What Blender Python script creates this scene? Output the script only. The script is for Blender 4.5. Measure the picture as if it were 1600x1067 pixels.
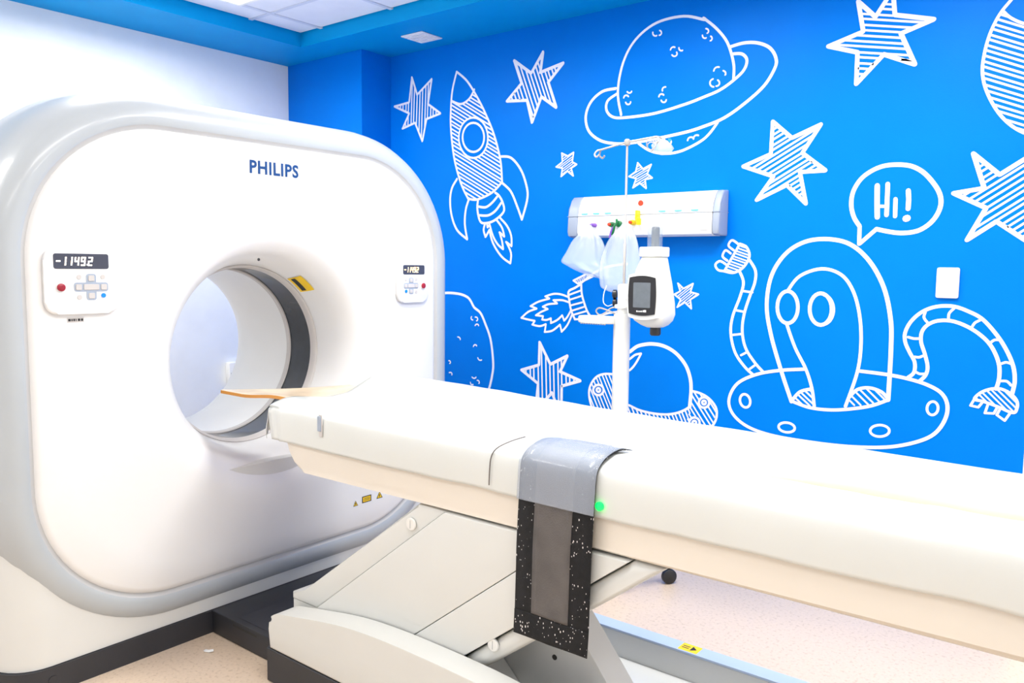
import bpy, bmesh, math, random
from mathutils import Vector, Matrix, noise
random.seed(4)
for o in list(bpy.data.objects): bpy.data.objects.remove(o)
SC = bpy.context.scene
COL = SC.collection
PI = math.pi

# ---------------------------------------------------------------- camera
def camera_basis(yaw, pitch, roll):
    f = Vector((-math.sin(yaw)*math.cos(pitch), math.cos(yaw)*math.cos(pitch), -math.sin(pitch)))
    r = Vector((math.cos(yaw), math.sin(yaw), 0)); u = r.cross(f)
    c, s = math.cos(roll), math.sin(roll)
    return f, c*r+s*u, -s*r+c*u
_f, _r, _u = camera_basis(math.radians(38.5), math.radians(5.33), math.radians(.615))
cam = bpy.data.objects.new('camera', bpy.data.cameras.new('camera')); COL.objects.link(cam)
cam.matrix_world = Matrix(((_r.x,_u.x,-_f.x,0),(_r.y,_u.y,-_f.y,0),(_r.z,_u.z,-_f.z,1.42),(0,0,0,1)))
cam.data.sensor_width = 36; cam.data.lens = 1262/1600*36; cam.data.clip_start = .05
SC.camera = cam

# ---------------------------------------------------------------- world, lights, exposure
W = bpy.data.worlds.new('world'); SC.world = W; W.use_nodes = True
W.node_tree.nodes['Background'].inputs[0].default_value = (.9,.95,1,1)
W.node_tree.nodes['Background'].inputs[1].default_value = .3
SC.view_settings.view_transform = 'Standard'; SC.view_settings.look = 'None'
SC.view_settings.gamma = 1; SC.view_settings.use_curve_mapping = False
SC.view_settings.exposure = 0.70
LIGHTS = [  # ceiling panels, last three added out of view as fill: centre x, y, size x, size y, watts
    (-3.62,2.0,.56,1.1,22), (-1.9,2.49,.56,.56,15), (-.7,2.49,.56,.56,17), (-.9,1.2,.56,1.1,12), (-.1,-.3,.56,1.1,8), (1.2,1.9,.56,1.1,19), (-3.3,-.4,.56,1.1,16)]
CZ = 2.806
for (x,y,sx,sy,p) in LIGHTS:
    l = bpy.data.lights.new('panel_light','AREA'); l.shape='RECTANGLE'; l.size=sx; l.size_y=sy; l.energy=p; l.color=(1,.985,.95); l.spread=math.radians(166)
    o = bpy.data.objects.new('panel_light', l); COL.objects.link(o); o.location=(x,y,CZ-.03)

# ---------------------------------------------------------------- materials
def mat(name, col, rough=.5, metal=0, emit=0, var=.03, scale=6, alpha=1, bump=0, bscale=80, spec=.5, coat=0, trans=0):
    m = bpy.data.materials.new(name); m.use_nodes = True
    nt = m.node_tree; b = nt.nodes['Principled BSDF']
    n = nt.nodes.new('ShaderNodeTexNoise'); n.inputs['Scale'].default_value = scale; n.inputs['Detail'].default_value = 3
    tc = nt.nodes.new('ShaderNodeTexCoord'); nt.links.new(tc.outputs['Object'], n.inputs['Vector'])
    r = nt.nodes.new('ShaderNodeValToRGB')
    r.color_ramp.elements[0].position=.3; r.color_ramp.elements[1].position=.7
    r.color_ramp.elements[0].color = tuple(c*(1-var) for c in col)+(1,)
    r.color_ramp.elements[1].color = tuple(min(1,c*(1+var)) for c in col)+(1,)
    nt.links.new(n.outputs['Fac'], r.inputs['Fac']); nt.links.new(r.outputs['Color'], b.inputs['Base Color'])
    b.inputs['Roughness'].default_value = rough; b.inputs['Metallic'].default_value = metal
    b.inputs['Alpha'].default_value = alpha; b.inputs['Specular IOR Level'].default_value = spec
    b.inputs['Coat Weight'].default_value = coat; b.inputs['Transmission Weight'].default_value = trans
    if emit:
        b.inputs['Emission Color'].default_value = tuple(col)+(1,); b.inputs['Emission Strength'].default_value = emit
    if bump:
        n2 = nt.nodes.new('ShaderNodeTexNoise'); n2.inputs['Scale'].default_value = bscale; n2.inputs['Detail'].default_value = 2
        nt.links.new(tc.outputs['Object'], n2.inputs['Vector'])
        bp = nt.nodes.new('ShaderNodeBump'); bp.inputs['Strength'].default_value = bump; bp.inputs['Distance'].default_value = .003
        nt.links.new(n2.outputs['Fac'], bp.inputs['Height']); nt.links.new(bp.outputs['Normal'], b.inputs['Normal'])
    return m
M = dict(
 white_wall = mat('white_wall', (.92,.94,.96), .6, bump=.1, bscale=150),
 blue_wall = mat('blue_wall', (.0,.185,.74), .4, var=.02, bump=.12, bscale=260, spec=.06),
 blue_soffit = mat('blue_soffit', (.0,.31,.72), .5, var=.02, spec=.08),
 paint = mat('white_mural_paint', (.86,.87,.97), .5, var=.01),
 tile = mat('ceiling_tile', (.82,.84,.92), .8, var=.03, bump=.3, bscale=200),
 grid = mat('ceiling_grid', (.66,.69,.8), .5),
 lamp = mat('lamp_diffuser', (1,.98,.95), .5, emit=2.5, var=0),
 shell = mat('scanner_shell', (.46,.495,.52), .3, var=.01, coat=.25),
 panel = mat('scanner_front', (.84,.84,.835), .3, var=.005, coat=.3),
 skirt = mat('scanner_skirt', (.7,.705,.68), .35, var=.01),
 groove = mat('seam_grey', (.5,.5,.5), .6),
 liner = mat('bore_liner', (.86,.86,.85), .3, var=.01),
 ring = mat('bore_ring_grey', (.6,.57,.55), .4),
 glass = mat('dark_bore_window', (.02,.026,.036), .1, var=.5, scale=5, spec=.35),
 charcoal = mat('charcoal_plastic', (.027,.028,.034), .5, var=.1),
 black = mat('black_plastic', (.012,.012,.015), .35),
 cream = mat('cream_table_body', (.83,.77,.68), .4, var=.01),
 offwhite = mat('pedestal_offwhite', (.7,.705,.675), .45, var=.01),
 grey = mat('grey_metal_plate', (.66,.67,.66), .5, var=.02),
 bluegrey = mat('blue_grey_edge', (.45,.55,.72), .4, var=.02),
 white = mat('white_plastic', (.9,.9,.88), .4, var=.01),
 cap = mat('screw_cap', (.82,.815,.78), .4),
 keypad = mat('keypad_grey_blue', (.36,.42,.52), .5),
 key = mat('white_key', (.6,.57,.55), .5),
 screen = mat('display_black', (.05,.055,.085), .25),
 digit = mat('display_digit', (1,.85,.7), .5, emit=2.2, var=0),
 digit_o = mat('display_digit_orange', (1,.72,.3), .5, emit=2.2, var=0),
 red = mat('red_button', (.35,.01,.03), .3, var=.2, scale=60),
 blue_dot = mat('blue_button', (.0,.25,.95), .4),
 logo = mat('logo_blue', (.0,.05,.2), .4, var=.02),
 yellow = mat('warning_yellow', (.95,.62,.01), .5),
 ink = mat('black_ink', (.02,.02,.02), .6),
 wood = mat('amber_cradle', (.86,.68,.48), .35, var=.18, scale=9, coat=.4),
 pad = mat('cream_mattress', (.7,.6,.47), .5, var=.02),
 strap = mat('grey_strap_fabric', (.115,.105,.1), .8, var=.18, scale=14, bump=.5, bscale=300),
 steel = mat('brushed_steel', (.42,.39,.36), .35, metal=.2),
 pole = mat('white_pole', (.82,.82,.78), .35, var=.01),
 lcd = mat('lcd_grey', (.13,.15,.17), .3, var=.08, scale=40),
 green = mat('green_led', (.0,.75,.06), .3, emit=2),
 greenp = mat('green_knob', (.0,.16,.04), .4), yellowp = mat('yellow_fitting', (.95,.65,.0), .4),
 purple = mat('purple_knob', (.25,.1,.55), .4), redp = mat('red_knob', (.8,.05,.01), .4),
 cyan = mat('cyan_mark', (.15,.7,.85), .5), railend = mat('rail_end_grey', (.33,.38,.48), .4),
 wallplate = mat('white_wall_plate', (.93,.93,.93), .4, var=0),
 plunger = mat('dark_plunger', (.13,.12,.11), .4), amber = mat('amber_edge', (.72,.3,.03), .35),
 cord = mat('thin_dark_cord', (.12,.1,.09), .6),
)
def sheet_material(name, col, alpha, rough=.25):
    m = mat(name, col, rough, var=.015, scale=3, coat=.3, bump=.25, bscale=14)
    nt = m.node_tree; out = nt.nodes['Material Output']; b = nt.nodes['Principled BSDF']
    tr = nt.nodes.new('ShaderNodeBsdfTransparent'); mx = nt.nodes.new('ShaderNodeMixShader')
    mx.inputs[0].default_value = alpha
    nt.links.new(tr.outputs[0], mx.inputs[1]); nt.links.new(b.outputs[0], mx.inputs[2]); nt.links.new(mx.outputs[0], out.inputs[0])
    return m
M['sheet'] = sheet_material('white_plastic_sheet', (.80,.825,.80), .88)
M['sleeve'] = sheet_material('milky_clear_sleeve', (.52,.58,.68), .36)
M['bag'] = sheet_material('thin_white_bag', (.8,.88,.92), .36, .2)
M['tube'] = sheet_material('clear_syringe', (.32,.4,.5), .34, .08)
# floor: speckled vinyl
fm = mat('speckled_vinyl_floor', (.72,.57,.43), .35, var=.04, scale=90, coat=.15)
def speckle():
    nt = fm.node_tree; b = nt.nodes['Principled BSDF']; ramp = b.inputs['Base Color'].links[0].from_node
    tc = nt.nodes.new('ShaderNodeTexCoord')
    v = nt.nodes.new('ShaderNodeTexNoise'); v.inputs['Scale'].default_value = 75; v.inputs['Detail'].default_value = 4
    nt.links.new(tc.outputs['Object'], v.inputs['Vector'])
    r = nt.nodes.new('ShaderNodeValToRGB'); r.color_ramp.elements[0].position=.56; r.color_ramp.elements[1].position=.66
    r.color_ramp.elements[0].color=(0,0,0,1); r.color_ramp.elements[1].color=(1,1,1,1)
    nt.links.new(v.outputs['Fac'], r.inputs['Fac'])
    mx = nt.nodes.new('ShaderNodeMixRGB'); mx.inputs[2].default_value=(.6,.46,.33,1)
    nt.links.new(r.outputs['Color'], mx.inputs[0]); nt.links.new(ramp.outputs[0], mx.inputs[1]); nt.links.new(mx.outputs[0], b.inputs['Base Color'])
speckle(); M['floor'] = fm
# black hook-and-loop fabric with white lint flecks
def lint():
    m = mat('black_lint_fabric', (.008,.008,.009), .9, var=.3, scale=60, bump=.4, bscale=400)
    nt = m.node_tree; b = nt.nodes['Principled BSDF']; ramp = b.inputs['Base Color'].links[0].from_node
    tc = nt.nodes.new('ShaderNodeTexCoord'); mp = nt.nodes.new('ShaderNodeMapping'); mp.inputs['Scale'].default_value=(1,1,.55)
    v = nt.nodes.new('ShaderNodeTexVoronoi'); v.inputs['Scale'].default_value = 150; v.inputs['Randomness'].default_value=1
    nt.links.new(tc.outputs['Object'], mp.inputs[0]); nt.links.new(mp.outputs[0], v.inputs['Vector'])
    n = nt.nodes.new('ShaderNodeTexNoise'); n.inputs['Scale'].default_value=22; nt.links.new(tc.outputs['Object'], n.inputs['Vector'])
    sub = nt.nodes.new('ShaderNodeMath'); sub.operation='MULTIPLY_ADD'; sub.inputs[1].default_value=.8; sub.inputs[2].default_value=-.28
    nt.links.new(n.outputs['Fac'], sub.inputs[0])
    lt = nt.nodes.new('ShaderNodeMath'); lt.operation='LESS_THAN'; nt.links.new(v.outputs['Distance'], lt.inputs[0]); nt.links.new(sub.outputs[0], lt.inputs[1])
    mx = nt.nodes.new('ShaderNodeMixRGB'); mx.inputs[2].default_value=(.75,.7,.68,1)
    nt.links.new(lt.outputs[0], mx.inputs[0]); nt.links.new(ramp.outputs[0], mx.inputs[1]); nt.links.new(mx.outputs[0], b.inputs['Base Color'])
    return m
M['lint'] = lint()

# ---------------------------------------------------------------- helpers
def link(name, me, m, parent=None, smooth=False, kind=None, label=None):
    o = bpy.data.objects.new(name, me); COL.objects.link(o)
    if m is not None: me.materials.append(m)
    if smooth:
        for p in me.polygons: p.use_smooth = True
    if parent is not None:
        o.parent = parent
        pw = parent.matrix_world if False else world_loc(parent)
        o.location = -Vector(pw)
    if kind: o['kind'] = kind
    if label: o['label'] = label
    return o
def world_loc(o):
    v = Vector(o.location); p = o.parent
    while p: v += Vector(p.location); p = p.parent
    return v
def thing(name, label, cat, loc, group=None):
    o = bpy.data.objects.new(name, None); COL.objects.link(o); o.location = loc; o.empty_display_size=.1
    o['label']=label; o['category']=cat
    if group: o['group']=group
    return o
def tag(o, label, cat, group=None):
    o['label']=label; o['category']=cat
    if group: o['group']=group
    return o
def raw(name, V, F, m, parent=None, smooth=False, **k):
    me = bpy.data.meshes.new(name); me.from_pydata([tuple(v) for v in V], [], F); me.update()
    return link(name, me, m, parent, smooth, **k)
def frombm(name, bm, m, parent=None, smooth=False, **k):
    me = bpy.data.meshes.new(name); bmesh.ops.recalc_face_normals(bm, faces=bm.faces[:]); bm.to_mesh(me); bm.free()
    o = link(name, me, m, parent, smooth, **k)
    if smooth:
        try: me.set_sharp_from_angle(angle=math.radians(38))
        except Exception: pass
    return o
def bm_box(bm, x0,x1,y0,y1,z0,z1, bev=0, seg=2):
    vs = [bm.verts.new((x,y,z)) for x in(x0,x1) for y in(y0,y1) for z in(z0,z1)]
    fs = [bm.faces.new([vs[i] for i in f]) for f in((0,1,3,2),(4,6,7,5),(0,4,5,1),(2,3,7,6),(0,2,6,4),(1,5,7,3))]
    if bev:
        es = {e for f in fs for e in f.edges}
        bmesh.ops.bevel(bm, geom=list(es), offset=bev, segments=seg, profile=.5, affect='EDGES')
def box(name, x0,x1,y0,y1,z0,z1, m, parent=None, bev=0, seg=2, **k):
    bm = bmesh.new(); bm_box(bm,x0,x1,y0,y1,z0,z1,bev,seg)
    return frombm(name, bm, m, parent, bool(bev), **k)
def bm_prism(bm, pts, axis, a, b, bev=0, seg=2, bev_sides=True):
    """extrude a 2-D outline along axis ('Y': pts are (x,z); 'X': (y,z); 'Z': (x,y))"""
    def P(p, t): return {'Y':(p[0],t,p[1]),'X':(t,p[0],p[1]),'Z':(p[0],p[1],t)}[axis]
    A = [bm.verts.new(P(p,a)) for p in pts]; B = [bm.verts.new(P(p,b)) for p in pts]
    n = len(pts); fa = bm.faces.new(A); fb = bm.faces.new(B[::-1])
    for i in range(n): bm.faces.new((A[i],B[i],B[(i+1)%n],A[(i+1)%n]))
    if bev:
        es = set(fa.edges)|set(fb.edges)
        bmesh.ops.bevel(bm, geom=list(es), offset=bev, segments=seg, profile=.5, affect='EDGES')
def prism(name, pts, axis, a, b, m, parent=None, bev=0, seg=2, **k):
    bm = bmesh.new(); bm_prism(bm, pts, axis, a, b, bev, seg); return frombm(name, bm, m, parent, True, **k)
def rrect(a0,a1,b0,b1,r,n=6):
    o=[]
    for cx,cy,s in((a1-r,b1-r,0),(a0+r,b1-r,90),(a0+r,b0+r,180),(a1-r,b0+r,270)):
        for k in range(n+1):
            t=math.radians(s+90*k/n); o.append((cx+r*math.cos(t), cy+r*math.sin(t)))
    return o
def bm_lathe(bm, prof, axis, origin, n=32, close=True):
    """prof: (radius, offset along axis)"""
    ax = Vector(axis).normalized(); t = Vector((0,0,1)) if abs(ax.z)<.9 else Vector((1,0,0))
    u = ax.cross(t).normalized(); v = ax.cross(u); O = Vector(origin); rings=[]
    for r,h in prof:
        rings.append([bm.verts.new(O+ax*h+(u*math.cos(2*PI*k/n)+v*math.sin(2*PI*k/n))*max(r,1e-5)) for k in range(n)])
    for a,b in zip(rings,rings[1:]):
        for k in range(n): bm.faces.new((a[k],a[(k+1)%n],b[(k+1)%n],b[k]))
    if close: bm.faces.new(rings[0][::-1]); bm.faces.new(rings[-1])
def lathe(name, prof, axis, origin, m, parent=None, n=32, close=True, **k):
    bm = bmesh.new(); bm_lathe(bm, prof, axis, origin, n, close); return frombm(name, bm, m, parent, True, **k)
def spline(pts, n=6):
    P=[Vector(p) for p in pts]; out=[]
    for i in range(len(P)-1):
        a,b,c,d = P[max(i-1,0)],P[i],P[i+1],P[min(i+2,len(P)-1)]
        for k in range(n):
            t=k/n; out.append(.5*(2*b+(c-a)*t+(2*a-5*b+4*c-d)*t*t+(3*b-a-3*c+d)*t**3))
    out.append(P[-1]); return out
def bm_tube(bm, pts, r, n=8):
    pts=[Vector(p) for p in pts]; rings=[]; up=None
    for i,p in enumerate(pts):
        d=(pts[min(i+1,len(pts)-1)]-pts[max(i-1,0)]).normalized()
        if up is None: up = Vector((0,0,1)) if abs(d.z)<.9 else Vector((1,0,0))
        u=d.cross(up).normalized(); up=u.cross(d).normalized()
        rr = r[i] if isinstance(r,(list,tuple)) else r
        rings.append([bm.verts.new(p+(u*math.cos(2*PI*k/n)+up*math.sin(2*PI*k/n))*rr) for k in range(n)])
    for a,b in zip(rings,rings[1:]):
        for k in range(n): bm.faces.new((a[k],a[(k+1)%n],b[(k+1)%n],b[k]))
    bm.faces.new(rings[0][::-1]); bm.faces.new(rings[-1])
def tube(name, pts, r, m, parent=None, n=8, **k):
    bm=bmesh.new(); bm_tube(bm,pts,r,n); return frombm(name,bm,m,parent,True,**k)
def ribbons(strokes, y, cap=4):
    """flat painted strokes on the plane Y=y; each stroke is [width, x,z, x,z ...] in 0.1 mm"""
    V=[];F=[];cnt=0;y0=y
    for s in strokes:
        
        w=s[0]*.5e-4; P=[Vector((s[i]*1e-4, s[i+1]*1e-4)) for i in range(1,len(s)-1,2)]
        Q=[P[0]]
        for p in P[1:]:
            if (p-Q[-1]).length>2e-4: Q.append(p)
        if len(Q)<2: continue
        cuts=[0]+[i for i in range(1,len(Q)-1) if (Q[i]-Q[i-1]).normalized().dot((Q[i+1]-Q[i]).normalized())<.7]+[len(Q)-1]
        for c0,c1 in zip(cuts,cuts[1:]): piece(Q[c0:c1+1],w,V,F,y0,cnt); cnt+=1
    return V,F
def piece(Q,w,V,F,y0,cnt):
        y=y0-4e-5*(cnt%23)
        b=len(V); n=len(Q)
        for i,p in enumerate(Q):
            d0=(Q[i]-Q[i-1]).normalized() if i else (Q[1]-Q[0]).normalized()
            d1=(Q[i+1]-Q[i]).normalized() if i<n-1 else d0
            nn=Vector((-(d0.y+d1.y), d0.x+d1.x))
            if nn.length<.6: nn=Vector((-d0.y,d0.x)); k=1
            else: nn.normalize(); k=min(1.5,1/max(.3,abs(nn.dot(Vector((-d0.y,d0.x))))))
            V.append((p.x+nn.x*w*k,y,p.y+nn.y*w*k)); V.append((p.x-nn.x*w*k,y,p.y-nn.y*w*k))
        for i in range(n-1): F.append((b+2*i,b+2*i+1,b+2*i+3,b+2*i+2))
        for ti,p in enumerate((Q[0],Q[-1])):
            if ti and (Q[-1]-Q[0]).length<1e-3: continue
            yy=y0-.00095-4e-5*((cnt*2+ti)%29)
            c=len(V); V+= [(p.x+w*math.cos(2*PI*k/8),yy,p.y+w*math.sin(2*PI*k/8)) for k in range(8)]; F.append(tuple(range(c,c+8)))
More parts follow.
